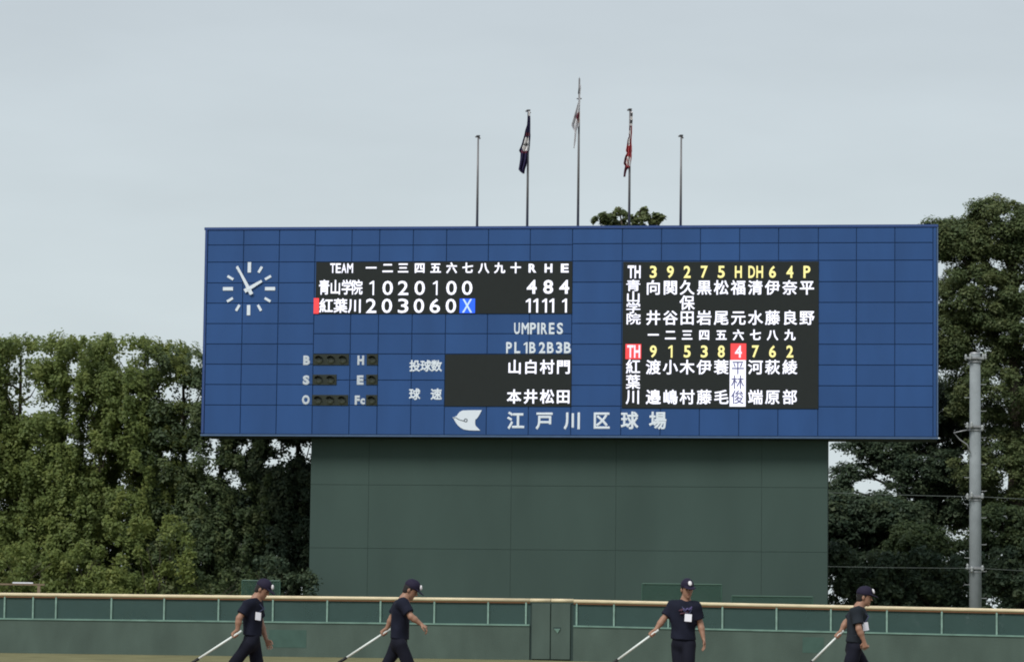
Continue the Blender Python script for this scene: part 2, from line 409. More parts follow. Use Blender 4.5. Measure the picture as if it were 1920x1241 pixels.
block(t, 862, 560, 890.5, 587, F1, 3); put(t, 'X', 876, 573.5, 19, 25.5, F1 + 0.012, 0.01, 4)
put_row(t, '11111', (990.5, 1004.5, 1021, 1034.5, 1058.5), 573, 10, 26, F1, 0.022)
t.build('display_characters', LEDS, sA)
# umpire screen
sB = screen(834, 664.5, 1071.5, 762)
t = TB(); put_row(t, '山白村門', (965, 995.5, 1026, 1056.5), 688.5, 26, 26, F1, 0.022); t.build('display_characters', LEDS, sB)
t = TB(); put_row(t, '本井松田', (964, 995, 1026, 1056), 744, 26, 26, F1, 0.022); t.build('display_characters', LEDS, sB)
# line-up screen
sC = screen(1167, 490.5, 1535, 766)
CX = (1225, 1257, 1288.5, 1320.5, 1352.5, 1384.5, 1416.5, 1448.5, 1481, 1513)
t = TB()
put(t, 'T', 1183, 510, 12, 24, F1, 0.03); put(t, 'H', 1195.5, 510, 11.5, 24, F1, 0.03)
for c, x in zip(('3', '9', '2', '7', '5', 'H', '', '6', '4', 'P'), CX):
    if c: put(t, c, x, 510, 13, 23, F1, 0.022, 1)
put(t, 'D', 1409.5, 510, 12.5, 23, F1, 0.022, 1); put(t, 'H', 1424.5, 510, 12.5, 23, F1, 0.022, 1)
t.build('display_characters', LEDS, sC)
t = TB()
for c, y in zip('青山学院', (536, 557, 577.5, 598.5)): put(t, c, 1187.5, y, 27, 21, F1, 0.016)
put_row(t, '向関久黒松福清伊奈平', CX, 540, 27, 27, F1, 0.018); put(t, '保', CX[2], 568.5, 27, 27, F1, 0.018)
put_row(t, '井谷田岩尾元水藤良野', CX, 596.5, 27, 27, F1, 0.018)
t.build('display_characters', LEDS, sC)
t = TB(); put_row(t, '一二三四五六七八九', CX, 628.5, 20, 20, F1, 0.03); t.build('display_characters', LEDS, sC)
t = TB()
block(t, 1173, 645, 1202, 673, F1, 2); put(t, 'T', 1182, 659, 12, 24, F1 + 0.012, 0.03, 5); put(t, 'H', 1194.5, 659, 11.5, 24, F1 + 0.012, 0.03, 5)
block(t, 1370, 644, 1399, 674.5, F1, 2); put(t, '4', CX[5], 659, 13, 23, F1 + 0.012, 0.02, 5)
for c, x in zip('91538-762', CX):
    if c != '-': put(t, c, x, 659, 13, 23, F1, 0.022, 1)
t.build('display_characters', LEDS, sC)
t = TB()
for c, y in zip('紅葉川', (688, 716.5, 744.5)): put(t, c, 1187, y, 26, 27, F1, 0.016)
put_row(t, '渡小木伊蓑', CX, 689, 27, 27, F1, 0.018); put_row(t, '河萩綾', CX[6:], 689, 27, 27, F1, 0.018)
put_row(t, '邉嶋村藤毛', CX, 745, 27, 27, F1, 0.018); put_row(t, '端原部', CX[6:], 745, 27, 27, F1, 0.018)
block(t, 1368.5, 675, 1398, 762, F1, 0)
put_row(t, '平', (1383.5,), 689.5, 24, 26, F1 + 0.012, 0.004, 6); put_row(t, '林', (1383,), 717, 24, 26, F1 + 0.012, 0.004, 6); put_row(t, '俊', (1383,), 745, 24, 26, F1 + 0.012, 0.004, 6)
t.build('display_characters', LEDS, sC)
# count lamps
def lamps(px0, py0, px1, py1, n):
    a = bp(px0, (py0 + py1) / 2, -SCF)[0]; b = bp(px1, (py0 + py1) / 2, -SCF)[0]
    tz = bp((px0 + px1) / 2, py0, -SCF)[1]; c = bp((px0 + px1) / 2, py1, -SCF)[1]
    w = MB().plate(a, b, c, tz, -SCF, -0.002, 0.008).build('lamp_window', M['lamp_window'], SB)
    st = (b - a) / n; cz = (tz + c) / 2
    for i in range(n):
        cx = a + st * (i + 0.5); r = 0.125; m = MB(); k = 20
        m.tube([(cx, -SCF - 0.002, cz - 0.02), (cx, -SCF - 0.02, cz - 0.02), (cx, -SCF - 0.035, cz - 0.02)], [r, r, r * 0.6], k, 0)
        arc = [(cx + (r + 0.02) * math.cos(q), cz - 0.02 + (r + 0.02) * math.sin(q)) for q in np.linspace(0.15 * PI, 0.85 * PI, 10)]
        for (xa, za), (xb, zb) in zip(arc[:-1], arc[1:]):
            m.add([(xa, -SCF, za), (xb, -SCF, zb), (xb, -SCF - 0.16, zb), (xa, -SCF - 0.16, za),
                   (xa, -SCF, za + 0.012), (xb, -SCF, zb + 0.012), (xb, -SCF - 0.16, zb + 0.012), (xa, -SCF - 0.16, za + 0.012)],
                  [(0, 1, 2, 3), (7, 6, 5, 4), (3, 2, 6, 7), (0, 3, 7, 4), (1, 5, 6, 2)], 1)
        m.build('lamp', [M['lamp_lens'], M['lamp_hood']], w)
lamps(587, 664, 654, 684.5, 3); lamps(586, 702, 631, 721.5, 2); lamps(585, 740, 652.5, 760, 3)
lamps(687.5, 664, 708.5, 684.5, 1); lamps(686.5, 702, 708, 721.5, 1); lamps(686, 740, 707.5, 760, 1)
# painted letters on the cladding
F2 = 0.036
def letters(items, m_='letter_white'):
    m = TB()
    for (c, x, y, w_, h_, b_) in items: put(m, c, x, y, w_, h_, F2, b_)
    return m.build('lettering', M[m_], SB)
letters([(c, x, 616, w, 21.5, 0.028) for c, x, w in zip('UMPIRES', (969.5, 985, 999.5, 1009.5, 1020.5, 1034.5, 1050), (11, 14, 11.5, 4, 12, 10.5, 11.5))])
letters([(c, x, 652, w, 21, 0.03) for c, x, w in zip('PL1B2B3B', (954.5, 970, 985.5, 998.5, 1016.5, 1032, 1048.5, 1064), (11, 11, 6, 12, 12, 12.5, 12, 13))])
for c, x, y in (('B', 575, 675.5), ('S', 574, 712.5), ('O', 573.5, 749.5), ('H', 676.5, 675.5), ('E', 675.5, 712.5)):
    letters([(c, x, y, 14.5 if c == 'O' else 12.5, 17.5, 0.06)], 'letter_grey')
letters([('F', 670, 750, 9.5, 17, 0.055), ('c', 680, 752.5, 9, 11.5, 0.055)], 'letter_grey')
letters([(c, x, 686.5, 19.5, 20.5, 0.03) for c, x in zip('投球数', (778, 798.5, 818.5))])
letters([('球', 777.5, 739.5, 20, 20.5, 0.03), ('速', 818, 739.5, 20, 20.5, 0.03)])
letters([(c, x, 789, 31, 32, 0.028) for c, x in zip('江戸川区球場', (967, 1021, 1073.6, 1127.6, 1180.5, 1233.5))])
# bird emblem
EP = [(155,1038),(178,1032),(200,1020),(211,1001),(225,985),(240,975),(255,968),(350,965),(450,965),(434,998),(415,1030),(400,1050),(385,1060),(383,1085),(384,1108),(390,1125),(410,1145),(435,1170),(380,1170),(320,1168),(270,1160),(240,1145),(215,1125),(198,1105),(185,1085),(165,1050)]
P = [bp(820 + x / 5.396, 590 + y / 5.396, -F2) for x, y in EP]
bm = bmesh.new(); f = bm.faces.new([bm.verts.new((u, -F2 - 0.02, v)) for u, v in P])
r = bmesh.ops.extrude_face_region(bm, geom=[f]); bmesh.ops.translate(bm, verts=[q for q in r['geom'] if isinstance(q, bmesh.types.BMVert)], vec=(0, 0.022, 0))
bmesh.ops.recalc_face_normals(bm, faces=bm.faces); me = bpy.data.meshes.new('bird_emblem'); bm.to_mesh(me); bm.free(); me.materials.append(M['letter_white'])
em = link('bird_emblem', me, SB)
def ebp(x, y): u, v = bp(820 + x / 5.396, 590 + y / 5.396, -F2); return (u, -F2 - 0.022, v)
m = MB(); m.tube([ebp(x, y) for x, y in ((165, 1040), (190, 1040), (205, 1052), (230, 1063), (272, 1074))], 0.014, 6)
cc = np.array(ebp(288, 1067)); m.tube([tuple(cc + np.array([0.052 * math.cos(q), 0, 0.052 * math.sin(q)])) for q in np.linspace(0, 2 * PI, 15)], 0.016, 6)
m.build('emblem_line', M['emblem_line'], em)
# clock
cu, cv = bp(467, 541.5, -F2); S = abs(bp(477, 541, -F2)[0] - cu) / 10
ck = MB().tube([(cu, -F2 - 0.09, cv), (cu, 0, cv)], 0.05, 16).build('clock', M['letter_white'], SB)
def bar(r0, r1, w0, w1, ang, y):
    c, s = math.sin(ang), math.cos(ang); px_, pz_ = s, -c; pts = []
    for r, w in ((r0, w0), (r1, w1)):
        for q in (-1, 1): pts.append((cu + (r * c + q * w / 2 * px_) * S, cv + (r * s + q * w / 2 * pz_) * S))
    (a, b, c2, d) = pts; o = [a, b, d, c2]; m = MB(); n = 4
    m.add([(x, y, z) for x, z in o] + [(x, y + 0.02, z) for x, z in o], [(0,1,2,3),(7,6,5,4),(0,4,5,1),(1,5,6,2),(2,6,7,3),(3,7,4,0)])
    return m
for i in range(12):
    card = i % 3 == 0
    bar(30 if card else 34.5, 49 if card else 47, 6.3 if card else 4.6, 6.3 if card else 4.6, i * PI / 6, -F2 - 0.021).build('hour_mark', M['letter_white'], ck)
bar(-9, 28, 7.5, 4.5, math.radians(59.5), -F2 - 0.06).build('hour_hand', M['letter_white'], ck)
bar(-12, 47, 7.0, 3.4, math.radians(-28.5), -F2 - 0.083).build('minute_hand', M['letter_white'], ck)

# ------------------------------------------------------------------ flagpoles and flags on the roof
PB = 1.0
def flagpole(pxt, pyt, pxb, label, spike=False):
    u1, v1 = bp(pxt, pyt, PB); u0, _ = bp(pxb, 422, PB); u = (u0 + u1) / 2
    o = thing('flagpole', label, 'flagpole', bw(u, PB, ZT), -YAW, 'flagpoles on the scoreboard roof')
    h = v1 - ZT
    MB().tube([(0, 0, 0), (0, 0, 0.03)], 0.11, 12).build('base_plate', M['pole_metal'], o)
    MB().tube([(0, 0, 0.03), (0, 0, h * 0.5), (0, 0, h - 0.05)], [0.047, 0.040, 0.030], 12).build('shaft', M['pole_metal'], o, True)
    if spike:
        MB().tube([(0, 0, h - 0.6), (0, 0, h - 0.3), (0, 0, h)], [0.05, 0.022, 0.008], 10).build('finial', M['pole_cap'], o, True)
        MB().tube([(-0.09, 0, h - 0.78), (0.09, 0, h - 0.78)], 0.022, 8).build('pulley', M['pole_cap'], o)
    else:
        MB().tube([(0, 0, h - 0.05), (0, 0, h - 0.01), (0, 0, h)], [0.06, 0.075, 0.05], 12).build('cap', M['pole_cap'], o, True)
        MB().tube([(-0.105, 0, h - 0.055), (0.02, 0, h - 0.055), (0.07, 0, h - 0.13)], 0.028, 8).build('pulley', M['pole_cap'], o)
    return o
flagpole(897, 254, 894.3, 'bare grey flagpole without a flag, left end of the roof row')
flagpole(991, 206, 988.5, 'grey flagpole carrying the navy flag')
flagpole(1086, 145, 1084, 'tallest grey flagpole with a spike, carrying the white flag', True)
flagpole(1182, 204, 1179, 'grey flagpole carrying the red flag')
flagpole(1278, 253, 1275.5, 'bare grey flagpole without a flag, right end of the roof row')

def flag(name, label, rows, base, scale, colour, mats, folds, amp, seed):
    ys_ = np.array([r[0] for r in rows], float); xl = np.array([r[1] for r in rows], float); xr = np.array([r[2] for r in rows], float)
    nz_, nx_ = 56, 22; rng = np.random.default_rng(seed); ph = rng.uniform(0, 6)
    W0 = bp(base[0] + xl[0] / scale, base[1] + ys_[0] / scale, PB)
    V = []; 
    yy = np.linspace(ys_[0], ys_[-1], nz_)
    for y in yy:
        a = np.interp(y, ys_, xl); b = np.interp(y, ys_, xr)
        for k in range(nx_):
            tt = k / (nx_ - 1); x = a + (b - a) * (0.5 - 0.5 * math.cos(PI * tt)) * 0.4 + (b - a) * tt * 0.6
            u, v = bp(base[0] + x / scale, base[1] + y / scale, PB)
            wv = amp * min(1, (b - a) / 90) * math.sin(tt * folds * PI + ph + y * 0.004) - 0.10
            V.append((u, wv, v))
    org = np.array([V[0][0], 0, V[0][2]]); V = np.array(V) - org
    Q = []; mi = []
    for j in range(nz_ - 1):
        for k in range(nx_ - 1):
            Q.append((j*nx_+k, (j+1)*nx_+k, (j+1)*nx_+k+1, j*nx_+k+1))
            y = (yy[j] + yy[j+1]) / 2; a = np.interp(y, ys_, xl); b = np.interp(y, ys_, xr)
            mi.append(colour((k + 0.5) / (nx_ - 1), y, a + (b - a) * (k + 0.5) / (nx_ - 1)))
    me = npmesh(name, V, Q, mats, True, mi)
    o = link(name, me); o.location = bw(org[0], 0 + PB - 0.0, org[2]); o.rotation_euler = (0, 0, -YAW)
    md = o.modifiers.new('thickness', 'SOLIDIFY'); md.thickness = 0.006
    tag(o, label, 'flag', 'limp flags on the scoreboard poles'); return o
def c1(t, y, x):
    if y < 240: return 1 if x > 346 else 0
    if 505 < y < 548 and 0.2 < t < 0.85: return 2
    if 786 < y < 812 and 0.15 < t < 0.8: return 2
    if 566 < y < 782 and 285 - (y - 566) * 0.14 < x < 347:
        if 650 < y < 705 and (x > 300 or 672 < y < 700) and x < 340 - abs(y - 675) * 0.3: return 3
        return 1
    return 0
flag('flag', 'limp navy flag with a white crest and red trim', [(165,332,366),(260,330,372),(380,325,372),(460,300,370),(540,285,370),(640,255,364),(700,235,362),(775,198,356),(815,222,338),(900,215,330),(1000,198,315),(1060,185,295),(1095,215,287),(1130,255,280)],
     (950, 190), 8.275, c1, [M['flag_navy'], M['flag_white'], M['flag_dark_red'], M['pole_cap']], 5, 0.10, 1)
def c2(t, y, x):
    if 590 < y < 745 and 312 - 62 * (1 - abs(y - 665) / 80) ** 0.5 < x < 292: return 1
    if 590 < y < 750 and x >= 292: return 2
    return 0
flag('flag', 'limp white flag with a red disc hidden in its folds', [(165,312,326),(230,312,328),(300,309,317),(420,292,317),(500,265,314),(580,243,313),(700,213,312),(800,183,302),(860,215,272),(890,235,262),(960,232,258),(1030,225,252),(1150,216,228)],
     (1050, 140), 8.27, c2, [M['flag_grey_white'], M['flag_dark_red'], M['flag_peach']], 4, 0.09, 2)
def c3(t, y, x):
    if y < 385: return 1 if (int(y / 60) % 2 == 0) else 3
    if 465 < y < 525 and 335 < x < 352: return 1
    if 590 < y < 670 and 316 < x < 336: return 1
    if 400 < y < 700 and 0.36 < t < 0.56: return 1
    if 868 < y < 1012 and 292 < x < 352: return 0 if (abs((x - 300) - (y - 900) * 0.25) < 5 or (y > 990 and x < 310)) else 1
    if y > 1040 or x < 290 - (y - 700) * 0.02: return 2
    return 0 if (y > 690 or t > 0.6) else 2
flag('flag', 'limp red and white flag hanging ragged along its pole', [(170,356,386),(300,346,386),(400,338,381),(500,325,380),(560,328,374),(600,305,372),(660,300,370),(700,295,375),(780,280,376),(815,300,370),(850,278,372),(900,262,366),(990,248,352),(1005,275,350),(1035,270,342),(1060,262,300),(1100,255,288),(1180,246,270)],
     (1140, 190), 8.275, c3, [M['flag_red'], M['flag_white'], M['flag_dark_red'], M['pole_metal']], 5, 0.10, 3)

# ------------------------------------------------------------------ outfield fence
FY = 104.5; FC = np.array([0.0, FY, 0.0])
def fx(px):                                              # distance along the fence line where that column is
    d = ray(px, 1170); t = (FC - EYE) @ BN / (d @ BN); P = EYE + d * t - FC; return P @ BD
def fz(s): P = FC + BD * s; return ground_z(P[0], P[1])
FH, FL = 1.99, 1.10
def fence(s0, s1, posts, dull, label, patches=()):
    o = thing('outfield_fence', label, 'fence', tuple(FC), -YAW, 'outfield fence on both sides of the gate')
    n = max(2, int((s1 - s0) / 3)); ss = np.linspace(s0, s1, n)
    def strip(name, y0, y1, z0, z1, m, smooth=False):
        b = MB(); vs = []; fs = []
        for s in ss:
            g = fz(s); vs += [(s, y0, g + z0), (s, y0, g + z1), (s, y1, g + z1), (s, y1, g + z0)]
        for i in range(n - 1):
            for k in range(4): fs.append((i*4+k, (i+1)*4+k, (i+1)*4+(k+1) % 4, i*4+(k+1) % 4))
        fs += [(0, 1, 2, 3), tuple((n-1)*4 + k for k in (3, 2, 1, 0))]
        return b.add(vs, fs).build(name, m, o)
    strip('wall_panel', 0.0, 0.16, -0.3, FL, M['fence_green'])
    strip('ledge', -0.03, 0.10, FL + 0.002, FL + 0.055, M['ledge_pale_green'])
    strip('net_panel', 0.055, 0.062, FL + 0.055, FH - 0.12, M['fence_net'])
    b = MB(); b.tube([(s, 0.03, fz(s) + FH - 0.06) for s in ss], 0.060, 12); b.build('top_rail', M['fence_rail_cream'], o, True)
    strip('rail_shade_strip', 0.0, 0.07, FH - 0.155, FH - 0.122, M['rail_shade_brown'])  # added dark strip painting the shade below the top rail
    for s in posts: MB().tube([(s, 0.02, fz(s) + FL + 0.055), (s, 0.02, fz(s) + FH - 0.13)], 0.033, 8).build('post', M['post_pale_green'], o)
    for s in dull: MB().tube([(s, 0.11, fz(s) + FL + 0.055), (s, 0.11, fz(s) + FH - 0.13)], 0.04, 8).build('post', M['post_dull_green'], o)
    for (a, c, z0, z1) in patches:
        MB().plate(a, c, z0, z1, -0.006, -0.001, 0.002).build('repainted_patch', M['fence_patch'], o)
    return o
stp = (fx(1869) - fx(1558)) / 3
Ls = [fx(p) for p in (104, 208, 307, 409, 511, 613, 713, 814, 915)]
Ls += [Ls[0] - stp * k for k in range(1, 9)]
fence(Ls[0] - stp * 9, fx(993), Ls + [fx(986), fx(61)], [fx(388), fx(453), fx(46), fx(560), fx(660), fx(862)], 'green outfield fence with cream top rail, left of the gate', [(fx(505), fx(575), 0.30, 0.88)])
Rs = [fx(p) for p in (1151, 1253, 1354.5, 1456, 1558, 1663, 1766, 1869)]; Rs += [Rs[-1] + stp * k for k in range(1, 8)]
fence(fx(1075), Rs[-1] + stp, Rs + [fx(1081)], [fx(1530), fx(1641), fx(1728)], 'green outfield fence with cream top rail, right of the gate', [(fx(1505), fx(1545), 0.35, 0.85)])
# gate
g0, g1, gm = fx(994.5), fx(1073.5), fx(1032.5)
ga = thing('gate', 'plain green double gate set flush into the outfield fence', 'gate', tuple(FC), -YAW)
MB().box((fx(993) + 0.002, 0.06, -0.2), (fx(1075) - 0.002, 0.12, FH - 0.15)).build('door_frame', M['gap_dark'], ga)
MB().plate(g0 + 0.045, gm - 0.018, 0.03, FH - 0.16, 0.0, 0.055, 0.01).build('door_leaf', M['gate_green'], ga)
dl = MB().plate(gm + 0.012, g1 - 0.075, 0.03, FH - 0.16, -0.004, 0.055, 0.01).build('door_leaf', M['gate_green'], ga)
hu = fx(1044.5); hz_ = 1.02
b = MB(); b.box((hu - 0.12, -0.010, hz_), (hu + 0.13, -0.005, hz_ + 0.05), 1)
b.add([(hu - 0.10, -0.006, hz_), (hu + 0.11, -0.006, hz_), (hu + 0.02, -0.006, hz_ - 0.16), (hu - 0.09, -0.05, hz_ - 0.01), (hu + 0.10, -0.05, hz_ - 0.01), (hu + 0.02, -0.02, hz_ - 0.15)],
      [(3, 4, 5), (0, 3, 5, 2), (1, 2, 5, 4), (0, 1, 4, 3)], 0)
b.build('handle', [M['ledge_pale_green'], M['gap_dark']], dl)
b = MB(); b.tube([(g0 - 0.02, 0.03, FH - 0.06), (gm - 0.01, 0.03, FH - 0.06)], 0.060, 12); b.build('top_rail', M['fence_rail_cream'], ga, True)
b = MB(); b.tube([(gm + 0.01, 0.03, FH - 0.06), (g1 + 0.02, 0.03, FH - 0.06)], 0.060, 12); b.build('top_rail', M['fence_rail_cream'], ga, True)

# green net screens standing behind the fence
def net_screen(px0, px1, pyt, Y, label):
    A = at(px0, pyt, Y); B = at(px1, pyt + (px1 - px0) * 0.012, Y); w = B[0] - A[0]; h = A[2]
    o = thing('net_screen', label, 'net screen', (A[0], Y, 0), 0.0, 'green net screens behind the fence')
    for x in (0, w): MB().tube([(x, 0, -0.3), (x, 0, h)], 0.022, 8).build('leg', M['net_bar'], o)
    MB().tube([(0, 0, h), (w, 0, h)], 0.03, 8).build('top_bar', M['net_bar'], o)
    MB().tube([(0, 0, 0.3), (w, 0, 0.3)], 0.022, 8).build('bottom_bar', M['net_bar'], o)
    MB().box((0.02, -0.012, 0.3), (w - 0.02, -0.006, h - 0.02)).build('net', M['green_net'], o)
net_screen(1204, 1353, 1094, 108.4, 'tall green net screen behind the groundskeeper facing forward')
net_screen(1372, 1524, 1117, 108.2, 'low green net screen at the right end of the green base wall')
net_screen(454, 525, 1088, 108.8, 'green net screen in front of the trees, behind the bowed groundskeeper')
# tan rail with a white board
A = at(0, 1094, 110.5); B = at(84, 1094, 110.5)
o = thing('low_railing', 'tan rail with a white strip on top, behind the left fence', 'railing', (A[0], 110.5, 0))
w = B[0] - A[0] + 2
for x in (0.3, w * 0.5, w - 0.2): MB().box((x - 2.05, -0.04, -0.3), (x - 1.95, 0.04, A[2] - 0.041)).build('post', M['plank_tan'], o)
MB().box((-2, -0.05, A[2] - 0.04), (w - 2, 0.05, A[2] + 0.02)).build('rail', M['plank_tan'], o)
c = at(24, 1092, 110.5)[0] - A[0]; d = at(62, 1092, 110.5)[0] - A[0]
MB().box((c, -0.06, A[2] + 0.021), (d, 0.06, A[2] + 0.065)).build('white_strip', M['badge_white'], o)

# ------------------------------------------------------------------ utility pole and wires
UY = 108.0
tp = at(1827.5, 664, UY); bs = at(1829.5, 1130, UY)
ux = (tp[0] + bs[0]) / 2; uh = tp[2]
UP = thing('utility_pole', 'grey concrete utility pole with steel bands, rising behind the right fence', 'utility pole', (ux, UY, -0.3))
MB().tube([(0, 0, 0), (0, 0, uh * 0.5), (0, 0, uh + 0.3)], [0.215, 0.20, 0.18], 24).build('shaft', M['concrete_pole'], UP, True)
MB().tube([(0, 0, uh + 0.3), (0, 0, uh + 0.36)], [0.19, 0.15], 20).build('cap', M['band_steel'], UP)
BANDS = [at(1829, y, UY)[2] + 0.3 for y in (672, 800, 931, 1065)]
rg = random.Random(5)
for i, z in enumerate(BANDS):
    bd = MB(); bd.tube([(0, 0, z - 0.05), (0, 0, z + 0.05)], 0.222, 24)
    bd.tube([(0, 0, z - 0.14), (0, 0, z - 0.10)], 0.22, 24); bd.box((-0.36, -0.26, z - 0.03), (0.26, -0.2, z + 0.03))
    bd = bd.build('band', M['band_steel'], UP)
    for (x, y) in ((-0.30, -0.27), (-0.16, -0.30), (0.20, -0.28)) if i else ((-0.34, -0.2), (-0.2, -0.28), (0.24, -0.24), (0.33, -0.15)):
        zz = z + rg.uniform(-0.05, 0.06)
        MB().tube([(x, y, zz - 0.11), (x, y, zz - 0.04), (x, y, zz), (x, y, zz + 0.04), (x, y, zz + 0.10)], [0.022, 0.048, 0.026, 0.05, 0.022], 12).build('insulator', M['porcelain'], bd, True)
z0 = BANDS[1] - 0.2; k = 0
zz = 1.6
while zz < uh - 0.3:
    sgn = -1 if k % 2 else 1
    MB().tube([(sgn * 0.17, -0.05, zz), (sgn * 0.36, -0.05, zz), (sgn * 0.37, -0.05, zz + 0.03)], 0.012, 6).build('step_bolt', M['porcelain'], UP); k += 1; zz += 0.45
b = MB(); z = BANDS[1]
b.tube([(-0.2, -0.24, z - 0.1), (-0.75, -0.2, z - 0.22), (-0.55, -0.22, z - 0.45), (-0.30, -0.24, z - 0.62), (-0.2, -0.2, z - 0.9)], 0.022, 6); b.build('loose_wire', M['band_steel'], UP, True)
def cable(A, B, sag, label, r=0.011):
    A, B = np.array(A, float), np.array(B, float); pts = []
    for q in np.linspace(0, 1, 17): pts.append(tuple((B - A) * q - np.array([0, 0, sag * 4 * q * (1 - q)])))
    o = MB().tube(pts, r, 6).build('overhead_cable', M['cable_grey'], None, True, tuple(A))
    tag(o, label, 'cable', 'cables strung from the utility pole')
WZ = [z - 0.3 for z in BANDS]
cable((ux - 0.24, UY, WZ[2]), (1.5, 119.5, WZ[2] + 0.9), 0.06, 'upper thin cable from the utility pole towards the scoreboard')
cable((ux - 0.24, UY, WZ[3]), (1.5, 119.5, WZ[3] + 0.5), 0.10, 'lower thin cable from the utility pole towards the scoreboard', 0.009)
cable((ux + 0.24, UY, WZ[2]), (ux + 22, UY + 3, WZ[2] - 0.3), 0.12, 'upper thin cable leaving the utility pole away from the scoreboard')
cable((ux + 0.24, UY, WZ[3]), (ux + 22, UY + 3, WZ[3]), 0.25, 'lower thin cable leaving the utility pole away from the scoreboard', 0.009)

# ------------------------------------------------------------------ trees
def foliage(clumps, rad, per, leaf, rng, up=0.55, shell=0.45, tvar=0.24, tone=None, flat=1.0, holes=(), out=None, hollows=()):
    """leaf faces spread through ellipsoid clumps"""
    clumps = np.asarray(clumps, float); n = len(clumps); rad = np.broadcast_to(np.asarray(rad, float).reshape(-1, 1) if np.ndim(rad) == 1 else rad, (n, 1))
    N = n * per
    C = np.repeat(clumps, per, 0); Rr = np.repeat(rad, per, 0)
    d = rng.normal(size=(N, 3)); d[:, 2] += up * 0.6; d /= np.linalg.norm(d, axis=1, keepdims=True)
    rr = (1 - shell) + shell * rng.random((N, 1)); rr *= rng.random((N, 1)) ** 0.25
    P = C + d * rr * Rr * np.array([1, 1, flat])
    if len(holes):
        k = np.ones(N, bool)
        for (hx, hz, rx, rz) in holes: k &= ((P[:, 0] - hx) / rx) ** 2 + ((P[:, 2] - hz) / rz) ** 2 > rng.uniform(0.15, 1.9, N)
        for (hx, hz, rx, rz) in hollows: k &= (((P[:, 0] - hx) / rx) ** 2 + ((P[:, 2] - hz) / rz) ** 2 > rng.uniform(0.4, 1.5, N)) | (P[:, 1] > 0.15)
        nn = np.repeat(np.arange(n), per)[k]; P = P[k]; d = d[k]; N = len(P)
    else: nn = np.repeat(np.arange(n), per)
    nr = d * 0.7 + rng.normal(size=(N, 3)) * (0.55 if out is None else 0.45) + np.array([0, 0, up]) + (0 if out is None else out[nn] * 0.8); nr /= np.linalg.norm(nr, axis=1, keepdims=True)
    a = np.cross(nr, rng.normal(size=(N, 3))); a /= np.linalg.norm(a, axis=1, keepdims=True); b = np.cross(nr, a)
    L = leaf * rng.uniform(0.65, 1.35, (N, 1)); W = L * rng.uniform(0.42, 0.7, (N, 1))
    V = np.empty((N, 4, 3)); V[:, 0] = P - a * L / 2; V[:, 1] = P + b * W / 2 - nr * L * 0.06; V[:, 2] = P + a * L / 2 - nr * L * 0.12; V[:, 3] = P - b * W / 2 - nr * L * 0.06
    ct = rng.normal(0.45, tvar * 0.75, n) if tone is None else np.asarray(tone) + rng.normal(0, tvar * 0.6, n)
    tint = np.clip(ct[nn] + rng.normal(0, tvar * 0.7, N), 0, 1)
    return V.reshape(-1, 3), np.repeat(tint, 4)
def crown(parent, m, V, tint, name='crown'):
    me = npmesh(name, V, np.arange(len(V)).reshape(-1, 4), m)
    at_ = me.attributes.new('tint', 'FLOAT', 'POINT'); at_.data.foreach_set('value', np.asarray(tint, np.float32)) if len(at_.data) == len(tint) else None
    return link(name, me, parent)
def trunk(parent, h, r, limbs, rng, lean=(0, 0), h0=0.0):
    m = MB(); pts = []; n = 8
    for i in range(n):
        q = i / (n - 1); pts.append((lean[0] * q + rng.normal(0, 0.05) * q, lean[1] * q + rng.normal(0, 0.05) * q, h * q))
    m.tube(pts, [r * (1.35 if i == 0 else 1 - 0.75 * i / (n - 1)) for i in range(n)], 10)
    for (hz0, tip, rr) in limbs:
        q = hz0 / h; s = np.array([lean[0] * q, lean[1] * q, hz0]); e = np.array(tip, float); md = (s + e) / 2 + np.array([0, 0, -0.12 * np.linalg.norm(e - s)]) + rng.normal(0, 0.1, 3)
        m.tube([s, md * 0.5 + s * 0.5 + [0, 0, 0.05], md, e], [rr, rr * 0.75, rr * 0.55, rr * 0.18], 7)
    return m.build('trunk', M['bark'], parent, True)

def holes_filter(c, holes):
    k = np.ones(len(c), bool)
    for (hx, hz, rx, rz) in holes: k &= ((c[:, 0] - hx) / rx) ** 2 + ((c[:, 2] - hz) / rz) ** 2 > 1
    return c[k]
# a row of tall clipped trees left of and behind the scoreboard
GAPS = []                                                 # see-through gaps in the row's foliage: x, z, half sizes
for (gx, gy, gw, gh) in ((34,690,26,40),(68,668,40,20),(30,733,22,34),(60,735,32,28),(45,768,30,28),(70,768,18,16),(100,765,18,20),(137,690,17,28),(139,733,14,12),(135,766,12,36),(132,828,22,14),(175,760,11,18),(62,838,12,12),(105,668,14,10),
    (230,675,28,30),(252,664,24,14),(267,690,12,14),(286,682,12,16),(325,735,44,26),(358,742,28,18),(346,785,18,22),(350,855,32,18),(180,862,16,14),(368,680,10,14),(312,850,12,10),(258,743,10,8),
    (400,842,18,56),(450,842,10,16),(512,828,18,14),(505,864,22,18),(552,842,38,18),(576,846,12,22),(420,886,34,12),(436,906,24,12),(465,830,8,10),(530,858,14,12)):
    P_ = at(gx, gy, 118.5); GAPS.append((P_[0], P_[2], gw / 50.6 * 0.84 + 0.05, gh / 50.6 * 0.84 + 0.05))
HOLLOWS = []                                              # dark hollows: only the front leaves are missing
for (gx, gy, gw, gh) in ((222, 892, 34, 32), (262, 902, 20, 20), (212, 1042, 36, 30), (150, 650, 12, 90), (165, 820, 14, 50), (205, 860, 24, 16)):
    P_ = at(gx, gy, 118.5); HOLLOWS.append((P_[0], P_[2], gw / 50.6, gh / 50.6))
